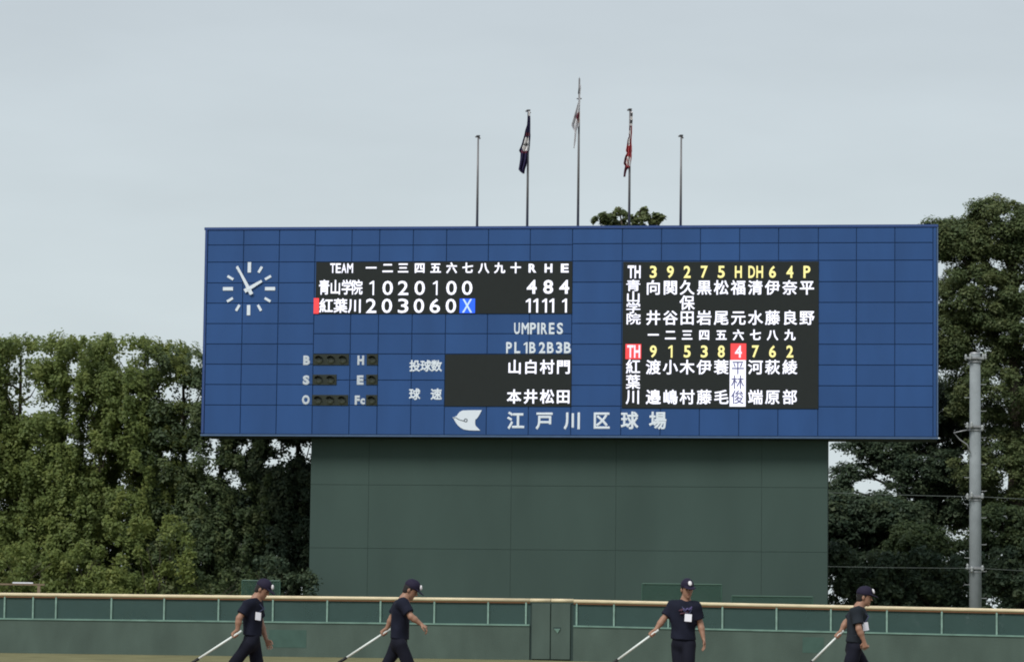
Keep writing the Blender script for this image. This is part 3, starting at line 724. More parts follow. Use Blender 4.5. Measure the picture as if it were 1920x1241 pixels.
def row_tree(px, topy, Y, halfw, m, label, seed, dens=1.0, holes=(), depth=1.25, tone=None, leaf=0.135):
    rng = np.random.default_rng(seed)
    x = at(px, 1100, Y)[0]; H = at(px, topy, Y)[2]
    o = thing('broadleaf_tree', label, 'tree', (x, Y, 0), 0.0, 'row of trees left of the scoreboard')
    n = int(980 * dens * halfw / 2.0)
    z = 0.5 + (H - 0.75) * rng.random(n) ** 0.95
    hw = halfw * 1.18; top = np.clip((z - (H - 0.9)) / 0.9, 0, 1); shrink = np.sqrt(np.clip(1 - 0.75 * top ** 4, 0.05, 1))
    th = rng.uniform(0, 2 * PI, n); r = rng.uniform(0.3, 1.0, n) ** 0.5
    sx_ = np.sign(np.cos(th)) * np.abs(np.cos(th)) ** 0.7; sy_ = np.sign(np.sin(th)) * np.abs(np.sin(th)) ** 0.7
    w1 = 0.16 * np.sin(x * 3 + z * 1.9) + 0.14 * np.sin(z * 3.7 + th * 2 + seed)
    c = np.stack([hw * shrink * r * sx_ * (1 + w1 * 0.4), depth * shrink * r * sy_ * (1 + w1 * 0.7), z + 0.05 * np.sin(x * 5 + sx_ * 4)], 1)
    holes = [(a - x, b, p, q) for a, b, p, q in GAPS]
    hol = [(a - x, b, p, q) for a, b, p, q in HOLLOWS]
    rad = rng.uniform(0.20, 0.46, n)
    out_ = np.stack([c[:, 0] / halfw, c[:, 1] / depth, 0.30 + 0 * z], 1)
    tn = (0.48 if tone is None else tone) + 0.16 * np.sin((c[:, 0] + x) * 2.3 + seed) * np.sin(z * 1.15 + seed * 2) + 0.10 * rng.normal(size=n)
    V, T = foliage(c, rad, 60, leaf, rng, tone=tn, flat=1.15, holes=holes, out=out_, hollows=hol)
    # hanging curtains of leaves over the whole outside
    n2 = int(520 * dens * halfw / 2.0); z2 = 0.4 + (H - 0.5) * rng.random(n2); th = rng.uniform(0, 2 * PI, n2)
    tp_ = np.clip((z2 - (H - 0.8)) / 0.8, 0, 1); sh2 = np.sqrt(np.clip(1 - 0.75 * tp_ ** 4, 0.05, 1))
    cx_ = np.sign(np.cos(th)) * np.abs(np.cos(th)) ** 0.6; cy_ = np.sign(np.sin(th)) * np.abs(np.sin(th)) ** 0.6
    c2_ = np.stack([hw * 1.02 * sh2 * cx_, (depth + 0.22) * sh2 * cy_ * (1 + 0.10 * np.sin(cx_ * 7 + z2 * 1.3)), z2], 1)
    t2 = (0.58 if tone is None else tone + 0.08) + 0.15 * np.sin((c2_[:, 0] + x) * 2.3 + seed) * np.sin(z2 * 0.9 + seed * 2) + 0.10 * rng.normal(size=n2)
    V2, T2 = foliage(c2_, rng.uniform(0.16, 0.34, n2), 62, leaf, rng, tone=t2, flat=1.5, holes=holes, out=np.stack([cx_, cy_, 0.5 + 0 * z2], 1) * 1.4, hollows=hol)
    # leaves climbing the trunk
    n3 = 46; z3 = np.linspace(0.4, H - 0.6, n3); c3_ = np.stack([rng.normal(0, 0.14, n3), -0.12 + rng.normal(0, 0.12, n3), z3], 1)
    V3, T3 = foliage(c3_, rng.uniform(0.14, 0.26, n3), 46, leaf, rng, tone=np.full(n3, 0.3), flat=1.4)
    V = np.concatenate([V, V2, V3]); T = np.concatenate([T, T2, T3])
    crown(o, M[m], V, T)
    limbs = []
    for k in range(9):
        hz0 = rng.uniform(0.25, 0.85) * H; limbs.append((hz0, (rng.uniform(-1, 1) * halfw * 0.8, rng.uniform(-1, 1) * depth * 0.7, min(H - 0.6, hz0 + rng.uniform(0.4, 1.6))), 0.05))
    trunk(o, H * 0.95, 0.17, limbs, rng)
    return o
row_tree(-70, 640, 118.5, 2.1, 'leaf_mid', 'green tree at the outer end of the left row, cut by the picture edge', 11, 1.0)
row_tree(28, 637, 118, 1.9, 'leaf_mid', 'green tree standing over the low railing, with the largest sky gaps near its top', 12, 0.95, tone=0.42)
row_tree(112, 636, 119, 1.75, 'leaf_mid', 'green tree fourth from the scoreboard in the left row, dark upright shade beside it', 13, 0.95, tone=0.45)
row_tree(182, 630, 118, 1.75, 'leaf_mid', 'tallest green tree of the left row, third from the scoreboard, above a dark hollow', 14, 1.0, tone=0.40)
row_tree(262, 640, 119, 1.7, 'leaf_mid', 'yellowish green tree second from the scoreboard edge in the left row', 15, 1.0, tone=0.55)
row_tree(338, 652, 118.5, 1.6, 'leaf_dark', 'dark green tree half covered by the left edge of the scoreboard', 16, 0.95, tone=0.40)
row_tree(412, 700, 119, 1.6, 'leaf_dark', 'dark tree under the left end of the scoreboard', 17, 0.95, tone=0.35)
row_tree(486, 700, 119.5, 1.55, 'leaf_deep', 'dark tree with thick shade, under the scoreboard between two gaps', 18, 1.1)
row_tree(556, 700, 119.5, 1.5, 'leaf_deep', 'dark tree beside the left edge of the green base wall', 19, 1.15)
# low bushes along the foot of the row
def bush(px, topy, Y, w, m, label, seed, name='bush', n=26, leaf=0.15, group='bushes behind the outfield fence', tone=None):
    rng = np.random.default_rng(seed); x = at(px, 1100, Y)[0]; H = at(px, topy, Y)[2]
    o = thing(name, label, 'bush', (x, Y, 0), 0.0, group)
    c = np.stack([rng.uniform(-1, 1, n) * w, rng.uniform(-1, 1, n) * 0.6, rng.random(n) ** 0.8], 1)
    c[:, 2] = 0.3 + (H - 0.5) * c[:, 2] * np.sqrt(np.clip(1.05 - (c[:, 0] / w) ** 2 * 0.6, 0.1, 1))
    V, T = foliage(c, rng.uniform(0.25, 0.5, n), 130, leaf, rng, tone=None if tone is None else np.full(n, tone))
    crown(o, M[m], V, T)
    st = MB()
    for k in range(5): st.tube([(rng.uniform(-.3, .3), 0, -0.1), (rng.uniform(-.6, .6) * w, 0, H * 0.4), (rng.uniform(-.9, .9) * w, 0, H * 0.75)], [0.03, 0.02, 0.008], 5)
    st.build('stem', M['bark'], o)
    return o
bush(15, 1000, 112, 1.7, 'leaf_mid', 'green bush at the foot of the outer left trees', 31, tone=0.4)
bush(95, 1020, 112.4, 1.4, 'leaf_mid', 'green bush behind the left fence, just right of the low railing', 32)
bush(150, 990, 112.2, 1.1, 'leaf_mid', 'brighter green bush left of the dark hollow near the fence', 33, tone=0.55)
bush(290, 960, 112.0, 1.5, 'leaf_mid', 'tall yellowish bush in front of the dark tree', 34, n=34, tone=0.62)
bush(395, 1045, 112.3, 1.5, 'leaf_dark', 'dark green bush behind the first groundskeeper', 35, tone=0.6)
bush(520, 1030, 112.8, 1.4, 'leaf_deep', 'dark bush against the left edge of the green base wall', 36)

def big_tree(px, topy, Y, lobes, m, label, seed, tr=0.3, per=110, leaf=0.17, group=None, cname='broadleaf_tree', rad=(0.3, 0.65), holes=(), tone=None, shellc=True, flat=0.6, mul_=2.0):
    """lobes: (px, py, rx, rz, n) in picture units for the crown's masses, ry from rx"""
    rng = np.random.default_rng(seed); x = at(px, 1100, Y)[0]; H = at(px, topy, Y)[2]
    o = thing(cname, label, 'tree', (x, Y, 0), 0.0, group); cs = []; limbs = []; tones = []
    for (lx, ly, rx, rz, n) in lobes:
        n = int(n * mul_)
        P = at(lx, ly, Y); c0 = np.array([P[0] - x, 0, P[2]])
        d = rng.normal(size=(n, 3)); d /= np.linalg.norm(d, axis=1, keepdims=True); r = rng.uniform(0.35 if not shellc else 0.6, 1.0, (n, 1))
        c = c0 + d * r * np.array([rx, min(rx, 2.6), rz]); cs.append(c)
        limbs.append((max(0.3, min(c0[2] - rz * 0.7, H * 0.8)), tuple(c0 + np.array([0, 0, rz * 0.3])), tr * 0.4))
    c = np.concatenate(cs); c = holes_filter(c, holes); c[:, 2] = np.maximum(c[:, 2], 0.4)
    V, T = foliage(c, rng.uniform(rad[0], rad[1], len(c)), per, leaf, rng, up=0.8, flat=flat, tone=None if tone is None else np.full(len(c), tone), out=np.stack([c[:, 0] * 0, -np.ones(len(c)) * 0.3, np.ones(len(c)) * 0.3], 1))
    crown(o, M[m], V, T); trunk(o, H * 0.86, tr, limbs, rng)
    return o
big_tree(1905, 362, 123, [(1872, 428, 1.55, 1.3, 46), (1805, 455, 1.2, 0.95, 34), (1768, 448, 0.8, 0.75, 20), (1960, 470, 1.7, 1.6, 46), (1830, 560, 1.9, 1.3, 60), (1930, 620, 2.2, 1.5, 70), (2030, 600, 2.2, 2.2, 60), (1775, 640, 1.2, 1.2, 40), (1880, 740, 2.2, 1.6, 66), (1990, 800, 2.2, 2.2, 60), (1885, 880, 2.0, 1.5, 60)],
         'leaf_dark', 'largest dark green tree rising above the scoreboard at the right', 41, 0.42, holes=[], tone=0.72, per=230, leaf=0.125, rad=(0.32, 0.62), mul_=2.3, flat=0.7)
big_tree(1745, 700, 126, [(1720, 760, 2.0, 1.2, 50), (1800, 800, 1.0, 1.0, 24), (1735, 880, 1.7, 1.3, 60), (1665, 850, 0.9, 0.7, 20), (1605, 838, 0.8, 0.3, 6), (1600, 885, 0.9, 0.45, 7), (1570, 915, 0.6, 0.3, 5), (1800, 930, 1.5, 1.3, 50), (1690, 980, 1.8, 1.3, 56)],
         'leaf_deep', 'dark shaded tree between the scoreboard and the utility pole', 42, 0.28, holes=[], mul_=2.6, leaf=0.14, per=150)
big_tree(1600, 905, 124, [(1575, 955, 1.2, 0.6, 30), (1590, 985, 1.6, 1.1, 56), (1660, 980, 1.5, 0.9, 50), (1560, 1060, 1.6, 1.0, 50), (1650, 1070, 1.7, 1.0, 50), (1490, 980, 1.6, 1.2, 40)],
         'leaf_deep', 'low dark tree beside the right edge of the green base wall', 43, 0.2)
big_tree(1760, 985, 121, [(1720, 1020, 1.2, 0.7, 40), (1800, 1050, 1.5, 0.9, 46), (1740, 1090, 1.6, 0.7, 44)],
         'leaf_dark', 'low rounded green tree left of the utility pole foot', 44, 0.16, tone=0.35, leaf=0.15)
big_tree(1895, 940, 120, [(1880, 990, 1.3, 0.9, 46), (1950, 1010, 1.6, 1.1, 46), (1890, 1080, 1.6, 0.8, 46), (1990, 1080, 1.6, 0.9, 40)],
         'leaf_dark', 'low dark green tree right of the utility pole', 45, 0.18, tone=0.38, leaf=0.15)
for i, (px, ty, w, l) in enumerate(((1585, 1010, 1.5, 'dark bush against the right edge of the green base wall'), (1665, 1035, 1.5, 'dark bush behind the groundskeeper with the charcoal shirt'),
        (1745, 1025, 1.5, 'dark bush just left of the utility pole foot'), (1865, 1020, 1.5, 'dark bush just right of the utility pole foot'), (1950, 1010, 1.6, 'dark bush at the outer end of the right fence'))):
    bush(px, ty, 116.5 + 0.4 * (i % 2), w * 1.25, 'leaf_deep', l, 50 + i, n=85, leaf=0.17)
big_tree(1178, 380, 128, [(1178, 415, 0.95, 0.42, 22), (1135, 410, 0.35, 0.22, 6), (1222, 412, 0.40, 0.26, 7), (1160, 392, 0.3, 0.2, 4), (1200, 396, 0.3, 0.16, 4), (1124, 412, 0.25, 0.2, 4), (1234, 414, 0.22, 0.16, 4), (1178, 470, 1.6, 0.8, 26), (1178, 560, 2.2, 1.4, 30), (1178, 700, 2.4, 1.8, 30)],
         'leaf_dark', 'top of a green tree showing above the scoreboard roof', 46, 0.3, per=30, leaf=0.26, rad=(0.12, 0.22), tone=0.85, mul_=1.0, flat=0.9)

# ------------------------------------------------------------------ people
class Field:
    def __init__(s, lo, hi, h):
        s.h = h; s.lo = np.array(lo, float); s.n = np.ceil((np.array(hi) - s.lo) / h).astype(int) + 1
        s.F = np.full(s.n, 9.0, np.float32)
    def _sub(s, a, b, m):
        i0 = np.maximum(np.floor((np.array(a) - m - s.lo) / s.h).astype(int), 0); i1 = np.minimum(np.ceil((np.array(b) + m - s.lo) / s.h).astype(int) + 1, s.n)
        if np.any(i1 <= i0): return None, None
        sl = tuple(slice(p, q) for p, q in zip(i0, i1))
        g = np.meshgrid(*[s.lo[k] + s.h * np.arange(i0[k], i1[k]) for k in range(3)], indexing='ij')
        return sl, np.stack(g, -1)
    def _mix(s, sl, d, k):
        A = s.F[sl]
        if k <= 0: s.F[sl] = np.minimum(A, d); return
        hh = np.maximum(k - np.abs(A - d), 0) / k; s.F[sl] = np.minimum(A, d) - hh * hh * k / 4
    def cone(s, a, b, ra, rb, k=0.03):
        a, b = np.array(a, float), np.array(b, float); r = max(ra, rb)
        sl, P = s._sub(np.minimum(a, b) - r, np.maximum(a, b) + r, k + 0.03)
        if sl is None: return
        ab = b - a; t = np.clip(((P - a) @ ab) / (ab @ ab + 1e-12), 0, 1)
        d = np.linalg.norm(P - a - t[..., None] * ab, axis=-1) - (ra + (rb - ra) * t); s._mix(sl, d.astype(np.float32), k)
    def ell(s, c, r, B=None, k=0.03):
        c = np.array(c, float); r = np.array(r, float); R = r.max(); sl, P = s._sub(c - R, c + R, k + 0.03)
        if sl is None: return
        q = P - c
        if B is not None: q = q @ np.array(B).T                # rows of B = axes
        k0 = np.linalg.norm(q / r, axis=-1); k1 = np.linalg.norm(q / r ** 2, axis=-1) + 1e-9
        s._mix(sl, (k0 * (k0 - 1) / k1).astype(np.float32), k)
    def cut(s, p, n):                                         # keep the side the normal points away from
        g = [s.lo[k] + s.h * np.arange(s.n[k]) for k in range(3)]; n = np.array(n, float); n /= np.linalg.norm(n)
        d = (g[0][:, None, None] - p[0]) * n[0] + (g[1][None, :, None] - p[1]) * n[1] + (g[2][None, None, :] - p[2]) * n[2]
        s.F = np.maximum(s.F, d.astype(np.float32))
    def wrinkle(s, amp, seed, f=24):
        rng = np.random.default_rng(seed); g = [s.lo[k] + s.h * np.arange(s.n[k]) for k in range(3)]; w = 0
        for i in range(5):
            d = rng.normal(size=3); d[2] *= 0.8; d *= f * rng.uniform(0.6, 1.5) / np.linalg.norm(d)
            w = w + np.sin(g[0][:, None, None] * d[0] + g[1][None, :, None] * d[1] + g[2][None, None, :] * d[2] + rng.uniform(0, 6))
        s.F += (amp * w / 2.2).astype(np.float32)
    def mesh(s):
        F = s.F; n = F.shape; ins = F < 0
        c = np.zeros((n[0]-1, n[1]-1, n[2]-1), np.int8)
        for dx in (0, 1):
            for dy in (0, 1):
                for dz in (0, 1): c += ins[dx:n[0]-1+dx, dy:n[1]-1+dy, dz:n[2]-1+dz]
        act = (c > 0) & (c < 8); I = np.argwhere(act); idx = np.full(act.shape, -1, np.int64); idx[act] = np.arange(len(I))
        acc = np.zeros((len(I), 3)); cnt = np.zeros(len(I))
        cor = [np.array(q) for q in np.ndindex(2, 2, 2)]
        for a in range(8):
            for b in range(a + 1, 8):
                df = cor[b] - cor[a]
                if np.abs(df).sum() != 1: continue
                fa = F[tuple((I + cor[a]).T)]; fb = F[tuple((I + cor[b]).T)]; m = (fa < 0) != (fb < 0)
                t = np.where(m, fa / (fa - fb + 1e-20), 0)
                acc += np.where(m[:, None], cor[a] + df * t[:, None], 0); cnt += m
        V = s.lo + s.h * (I + acc / cnt[:, None]); Q = []
        for ax in range(3):
            sl0 = [slice(None)] * 3; sl1 = [slice(None)] * 3; sl0[ax] = slice(0, -1); sl1[ax] = slice(1, None)
            ch = ins[tuple(sl0)] != ins[tuple(sl1)]; E = np.argwhere(ch); u, v = (ax + 1) % 3, (ax + 2) % 3
            ok = (E[:, u] > 0) & (E[:, v] > 0) & (E[:, u] < n[u]-1) & (E[:, v] < n[v]-1); E = E[ok]
            eu = np.zeros(3, int); eu[u] = 1; ev = np.zeros(3, int); ev[v] = 1
            q = np.stack([idx[tuple((E - eu - ev).T)], idx[tuple((E - ev).T)], idx[tuple(E.T)], idx[tuple((E - eu).T)]], 1)
            fl = ~ins[tuple(E.T)]; q[fl] = q[fl][:, ::-1]; Q.append(q)
        return V, np.concatenate(Q)
def nrm(v): v = np.array(v, float); return v / (np.linalg.norm(v) + 1e-12)
def hand_relaxed(fd, W, d, n, curl=0.35, r=0.0085):
    """hand from wrist W pointing along d, palm facing n"""
    d = nrm(d); n = nrm(np.array(n) - d * np.dot(n, d)); s = np.cross(d, n)
    kn = [W + d * 0.088 + s * o for o in (-0.031, -0.010, 0.011, 0.030)]
    for q in kn: fd.cone(W + (q - W) * 0.25, q, 0.016, 0.0125, 0.014)
    L = (0.040, 0.046, 0.043, 0.034)
    for i, q in enumerate(kn):
        p = q; a = curl * (0.8 + 0.25 * i)
        for j in range(3):
            dd = d * math.cos(a) + n * math.sin(a) + s * (i - 1.5) * 0.05; e_ = p + nrm(dd) * L[i] * (1, 0.72, 0.55)[j]
            fd.cone(p, e_, r - 0.0006 * j, r - 0.0006 * (j + 1), 0.004); p = e_; a += curl * 1.2
    b0 = W + d * 0.03 - s * 0.026; b1 = b0 + nrm(d * 0.6 - s * 0.7 + n * 0.3) * 0.042; b2 = b1 + nrm(d * 0.9 - s * 0.15 + n * 0.35) * 0.032; b3 = b2 + nrm(d * 0.9 + n * 0.5) * 0.024
    fd.cone(W + d * 0.02, b1, 0.015, 0.0115, 0.012); fd.cone(b1, b2, 0.0112, 0.0098, 0.004); fd.cone(b2, b3, 0.0098, 0.008, 0.004)
def hand_grip(fd, W, C, ax, pr=0.015):
    """hand from wrist W closed round a bar along ax through C"""
    ax = nrm(ax); m = W - C; m = nrm(m - ax * (m @ ax)); t = np.cross(ax, m); R = pr + 0.0095
    for i in range(4):
        o = ax * (i - 1.5) * 0.0195; q0 = C + o + m * (R + 0.014) + t * 0.020
        fd.cone(W + o * 0.5, C + o + m * (R + 0.012), 0.018, 0.0135, 0.014)
        p = C + o + m * (R + 0.010)
        for a in (0.25 * PI, 0.62 * PI, 0.98 * PI, 1.28 * PI)[: 4]:
            e_ = C + o + (m * math.cos(a) + t * math.sin(a)) * (R + 0.002 * (i == 1)); fd.cone(p, e_, 0.0094, 0.0088, 0.004); p = e_
    p = W + (C - W) * 0.45 + ax * 0.03
    for a, o in ((-0.3 * PI, 0.036), (-0.7 * PI, 0.032), (-1.02 * PI, 0.024)):
        e_ = C + ax * o + (m * math.cos(a) + t * math.sin(a)) * (R + 0.003); fd.cone(p, e_, 0.0115, 0.0098, 0.006); p = e_

def person(label, base, J, face, fwd, pole, shirt='shirt_navy', emblem=True, badge=None, prn=False, seed=1, lean=(0, 0, 1), tilt=0.0):
    """J: joints in metres from the ground point below the body; fwd: the way the chest faces; face: the way the head faces"""
    J = {k: np.array(v, float) for k, v in J.items()}
    fwd = nrm(fwd); up = nrm(lean); side = nrm(np.cross(up, fwd)); fwd = np.cross(side, up)      # side = the person's left
    B = np.stack([side, fwd, up])
    JP = [J[k] for k in J if k not in ('hdir', 'hpalm', 'curl', 'hem')]
    lo = np.min(JP, 0) - 0.30; hi = np.max(JP, 0) + 0.30; lo[2] = -0.02
    # head frame
    hf = nrm(face); hs = nrm(np.cross([0, 0, 1], hf)); hu = np.cross(hf, hs)
    H = J['head']; HB = np.stack([hs, hf, hu])
    def hd(a, b, c): return H + hs * a + hf * b + hu * c
    f = Field(lo, hi, 0.0068)
    f.ell(hd(0, -0.005, 0.035), (0.075, 0.094, 0.088), HB, 0.02); f.ell(hd(0, 0.028, -0.035), (0.058, 0.062, 0.078), HB, 0.03)
    f.cone(hd(0, 0.062, -0.085), hd(0, 0.066, -0.09), 0.026, 0.024, 0.02)                        # chin
    f.cone(hd(0, 0.090, 0.012), hd(0, 0.108, -0.022), 0.009, 0.0135, 0.012)                       # nose
    for q in (-1, 1):
        f.cone(hd(q * 0.018, 0.086, 0.026), hd(q * 0.045, 0.078, 0.024), 0.010, 0.009, 0.012)     # brow
        f.ell(hd(q * 0.076, -0.008, -0.005), (0.010, 0.020, 0.032), HB, 0.008)                    # ear
        f.ell(hd(q * 0.032, 0.080, 0.010), (0.012, 0.008, 0.008), HB, 0.004)
    f.cone(hd(-0.018, 0.088, -0.055), hd(0.018, 0.088, -0.055), 0.007, 0.007, 0.008)
    f.cone(hd(0, -0.02, -0.06), J['neck'], 0.054, 0.058, 0.03); f.cone(J['neck'], J['neck'] - up * 0.08, 0.06, 0.08, 0.04)
    for q, nm in ((1, 'l'), (-1, 'r')):
        sh, el, wr = J['sh' + nm], J['el' + nm], J['wr' + nm]
        f.cone(J['neck'] - up * 0.06, sh, 0.055, 0.055, 0.05); f.cone(sh, el, 0.050, 0.040, 0.03); f.cone(el, el + (wr - el) * 0.35, 0.041, 0.041, 0.02); f.cone(el + (wr - el) * 0.35, wr, 0.041, 0.027, 0.02)
        hp_, kn, an = J['hip' + nm], J['kn' + nm], J['an' + nm]
        f.cone(hp_, kn, 0.078, 0.052, 0.04); f.cone(kn, an, 0.052, 0.036, 0.03)
    hipc = (J['hipl'] + J['hipr']) / 2; chest = (J['shl'] + J['shr']) / 2 - up * 0.14
    f.ell(chest, (0.140, 0.088, 0.20), B, 0.05); f.ell((chest + hipc) / 2, (0.118, 0.080, 0.20), B, 0.05); f.ell(hipc + up * 0.04, (0.128, 0.088, 0.13), B, 0.05)
    gh = pole['hand']; PD = nrm(pole['dir']); GC = J['grip']
    hand_grip(f, J['wr' + gh], GC, PD)
    oh = 'r' if gh == 'l' else 'l'
    hand_relaxed(f, J['wr' + oh], J['hdir'], J['hpalm'], float(J['curl']))
    V, Q = f.mesh(); fc = V[Q].mean(1) - H; lc = np.stack([fc @ hs, fc @ hf, fc @ hu], 1); mi = np.zeros(len(Q), int)
    for q in (-1, 1):
        mi[((lc[:, 0] - q * 0.032) / 0.015) ** 2 + ((lc[:, 2] - 0.009) / 0.0075) ** 2 + ((lc[:, 1] - 0.085) / 0.03) ** 2 < 1] = 1
        mi[((lc[:, 0] - q * 0.033) / 0.021) ** 2 + ((lc[:, 2] - 0.029) / 0.007) ** 2 + ((lc[:, 1] - 0.085) / 0.03) ** 2 < 1] = 2
    mi[(lc[:, 0] / 0.022) ** 2 + ((lc[:, 2] + 0.055) / 0.0085) ** 2 + ((lc[:, 1] - 0.09) / 0.03) ** 2 < 1] = 3
    o = link('person', npmesh('person', V, Q, [M['skin'], M['skin_eye'], M['skin_brow'], M['skin_lip']], True, mi))
    o.location = base; tag(o, label, 'person', 'groundskeepers dragging rakes')
    def part(fd, name, m, par=o):
        v, q = fd.mesh(); return link(name, npmesh(name, v, q, m, True), par)
    # hair
    f = Field(H - 0.18, H + 0.2, 0.006); f.ell(hd(0, -0.012, 0.030), (0.0815, 0.094, 0.090), HB, 0); f.ell(hd(0, -0.04, -0.03), (0.066, 0.058, 0.06), HB, 0.02)
    f.cut(hd(0, 0.045, 0.0), hf + hu * 0.35); f.cut(hd(0, 0, -0.07), -hu); f.cut(hd(0, 0.02, 0.0), hf * 1.0 - hu * 0.8)
    part(f, 'hair', M['hair_black'])
    # cap
    f = Field(H - 0.32, H + 0.34, 0.006); f.ell(hd(0, -0.004, 0.055), (0.088, 0.106, 0.100), HB, 0); f.ell(hd(0, 0.03, 0.075), (0.075, 0.078, 0.078), HB, 0.02); f.cut(hd(0, 0, 0.036), -hu - hf * 0.05)
    f.wrinkle(0.0015, seed, 40)
    f.ell(hd(0, 0.115, 0.040), (0.080, 0.082, 0.010), np.stack([hs, nrm(hf - hu * 0.25), nrm(hu + hf * 0.25)]), 0.012)
    cp = part(f, 'cap', M['cap_navy'])
    if emblem:
        f = Field(H - 0.3, H + 0.3, 0.005); f.ell(hd(0, 0.112, 0.096), (0.027, 0.018, 0.036), np.stack([hs, nrm(hf + hu * 0.5), nrm(hu - hf * 0.5)]), 0); part(f, 'cap_emblem', M['cap_emblem'], cp)
    # shirt
    f = Field(lo, hi, 0.009)
    f.ell(chest + up * 0.02, (0.187, 0.122, 0.215), B, 0.04); f.ell(chest * 0.5 + hipc * 0.5, (0.163, 0.114, 0.25), B, 0.06); f.ell(hipc + up * 0.01, (0.168, 0.121, 0.20), B, 0.06)
    f.cone(J['neck'] - up * 0.05, J['neck'] - up * 0.10, 0.075, 0.10, 0.05)
    for nm in 'lr':
        sh, el = J['sh' + nm], J['el' + nm]; f.cone(J['neck'] - up * 0.075, sh, 0.062, 0.072, 0.05); f.cone(sh, sh + (el - sh) * 0.80, 0.074, 0.072, 0.045)
    f.wrinkle(0.0075, seed + 10, 24)
    f.cut(J['hem'], -up - fwd * 0.05); f.cut(J['neck'] + up * 0.012, hf * 0.0 + up - fwd * 0.35)
    for nm in 'lr':                                          # sleeve ends
        sh, el = J['sh' + nm], J['el' + nm]; d = nrm(el - sh); e_ = sh + (el - sh) * 0.74
        sl, P = f._sub(e_ - 0.13, e_ + 0.13, 0)
        w = (P - e_) @ d; rad = np.linalg.norm(P - e_ - w[..., None] * d, axis=-1)
        tors = np.linalg.norm(((P - chest) @ B.T) / np.array([0.196, 0.14, 0.32]), axis=-1) < 1
        kill = (w > 0) & (rad < 0.115) & ~tors; A = f.F[sl]; A[kill] = np.maximum(A[kill], w[kill]); f.F[sl] = A
    S_ = part(f, 'shirt', M[shirt])
    if prn:
        m = MB(); c = chest + fwd * 0.134 + up * 0.085
        for (x0, z0, x1, z1, k) in ((-0.10, 0.03, -0.06, 0.05, 0), (-0.085, 0.01, -0.05, 0.035, 0), (-0.05, 0.04, -0.03, 0.0, 0), (-0.03, 0.0, -0.005, 0.035, 0), (0.0, 0.03, 0.02, -0.005, 0), (0.02, -0.005, 0.05, 0.03, 0), (0.045, 0.025, 0.075, -0.015, 1), (0.065, 0.015, 0.10, -0.01, 1), (-0.02, -0.02, 0.04, -0.03, 1), (0.03, -0.035, 0.085, -0.045, 1)):
            p0 = c - side * x0 + up * z0 - fwd * x0 * x0 * 3.4; p1 = c - side * x1 + up * z1 - fwd * x1 * x1 * 3.4; m.tube([p0, p1], 0.0095, 8, k)
        m.build('shirt_print', [M['print_violet'], M['print_maroon']], S_, True)
    # trousers
    f = Field(lo, hi, 0.009)
    f.ell(hipc + up * 0.04, (0.160, 0.113, 0.16), B, 0.04)
    for nm in 'lr':
        hp_, kn, an = J['hip' + nm], J['kn' + nm], J['an' + nm]
        f.cone(hp_, kn, 0.097, 0.075, 0.03); f.cone(kn, an, 0.075, 0.064, 0.03)
    f.wrinkle(0.010, seed + 20, 20)
    for nm in 'lr':
        an, kn = J['an' + nm], J['kn' + nm]; d = nrm(an - kn); sl, P = f._sub(an - 0.14, an + 0.14, 0); w = (P - (an - d * 0.01)) @ d
        A = f.F[sl]; k = w > 0; A[k] = np.maximum(A[k], w[k]); f.F[sl] = A
    f.cut(hipc + up * 0.17, up); part(f, 'trousers', M['trouser_navy'])
    # shoes
    for nm in 'lr':
        an, kn = J['an' + nm], J['kn' + nm]; shin = nrm(kn - an); tf = nrm(fwd - shin * (fwd @ shin) * 0.9); su = nrm(np.cross(np.cross(tf, shin), tf)); f = Field(an - 0.3, an + 0.3, 0.009)
        if an[2] < 0.13: tf = nrm([fwd[0], fwd[1], 0]); su = np.array([0, 0, 1.0])
        f.cone(an - su * 0.03 - tf * 0.05, an - su * 0.045 + tf * 0.15, 0.045, 0.036, 0.03); f.cone(an, an - su * 0.03 + tf * 0.04, 0.046, 0.048, 0.03); f.cut(an - su * 0.085, -su); f.cut(an + su * 0.03, su)
        part(f, 'shoe', M['shoe_black'])
    # badge on a lanyard
    if badge is not None:
        c = np.array(badge['at'], float); n = nrm(badge['n']); s = nrm(np.cross([0, 0, 1], n)); u = np.cross(n, s); w, h = badge['w'] / 2, badge['h'] / 2; t_ = badge.get('rot', 0.1)
        s, u = s * math.cos(t_) + u * math.sin(t_), u * math.cos(t_) - s * math.sin(t_)
        vs = [c + s * a * w + u * b * h + n * q * 0.004 for q in (1, -1) for a, b in ((-1, -1), (1, -1), (1, 1), (-1, 1))]
        bd = MB().add(vs, [(0, 1, 2, 3), (7, 6, 5, 4), (0, 4, 5, 1), (1, 5, 6, 2), (2, 6, 7, 3), (3, 7, 4, 0)]).build('badge', M['badge_white'], o)
        m = MB()
        for q in (-1, 1): m.tube([c + u * h, chest + fwd * 0.155 + side * q * 0.05 + up * 0.08, J['neck'] + side * q * 0.075 + fwd * 0.03 - up * 0.02], 0.005, 5)
        m.build('lanyard', M['lanyard'], bd)
    return o
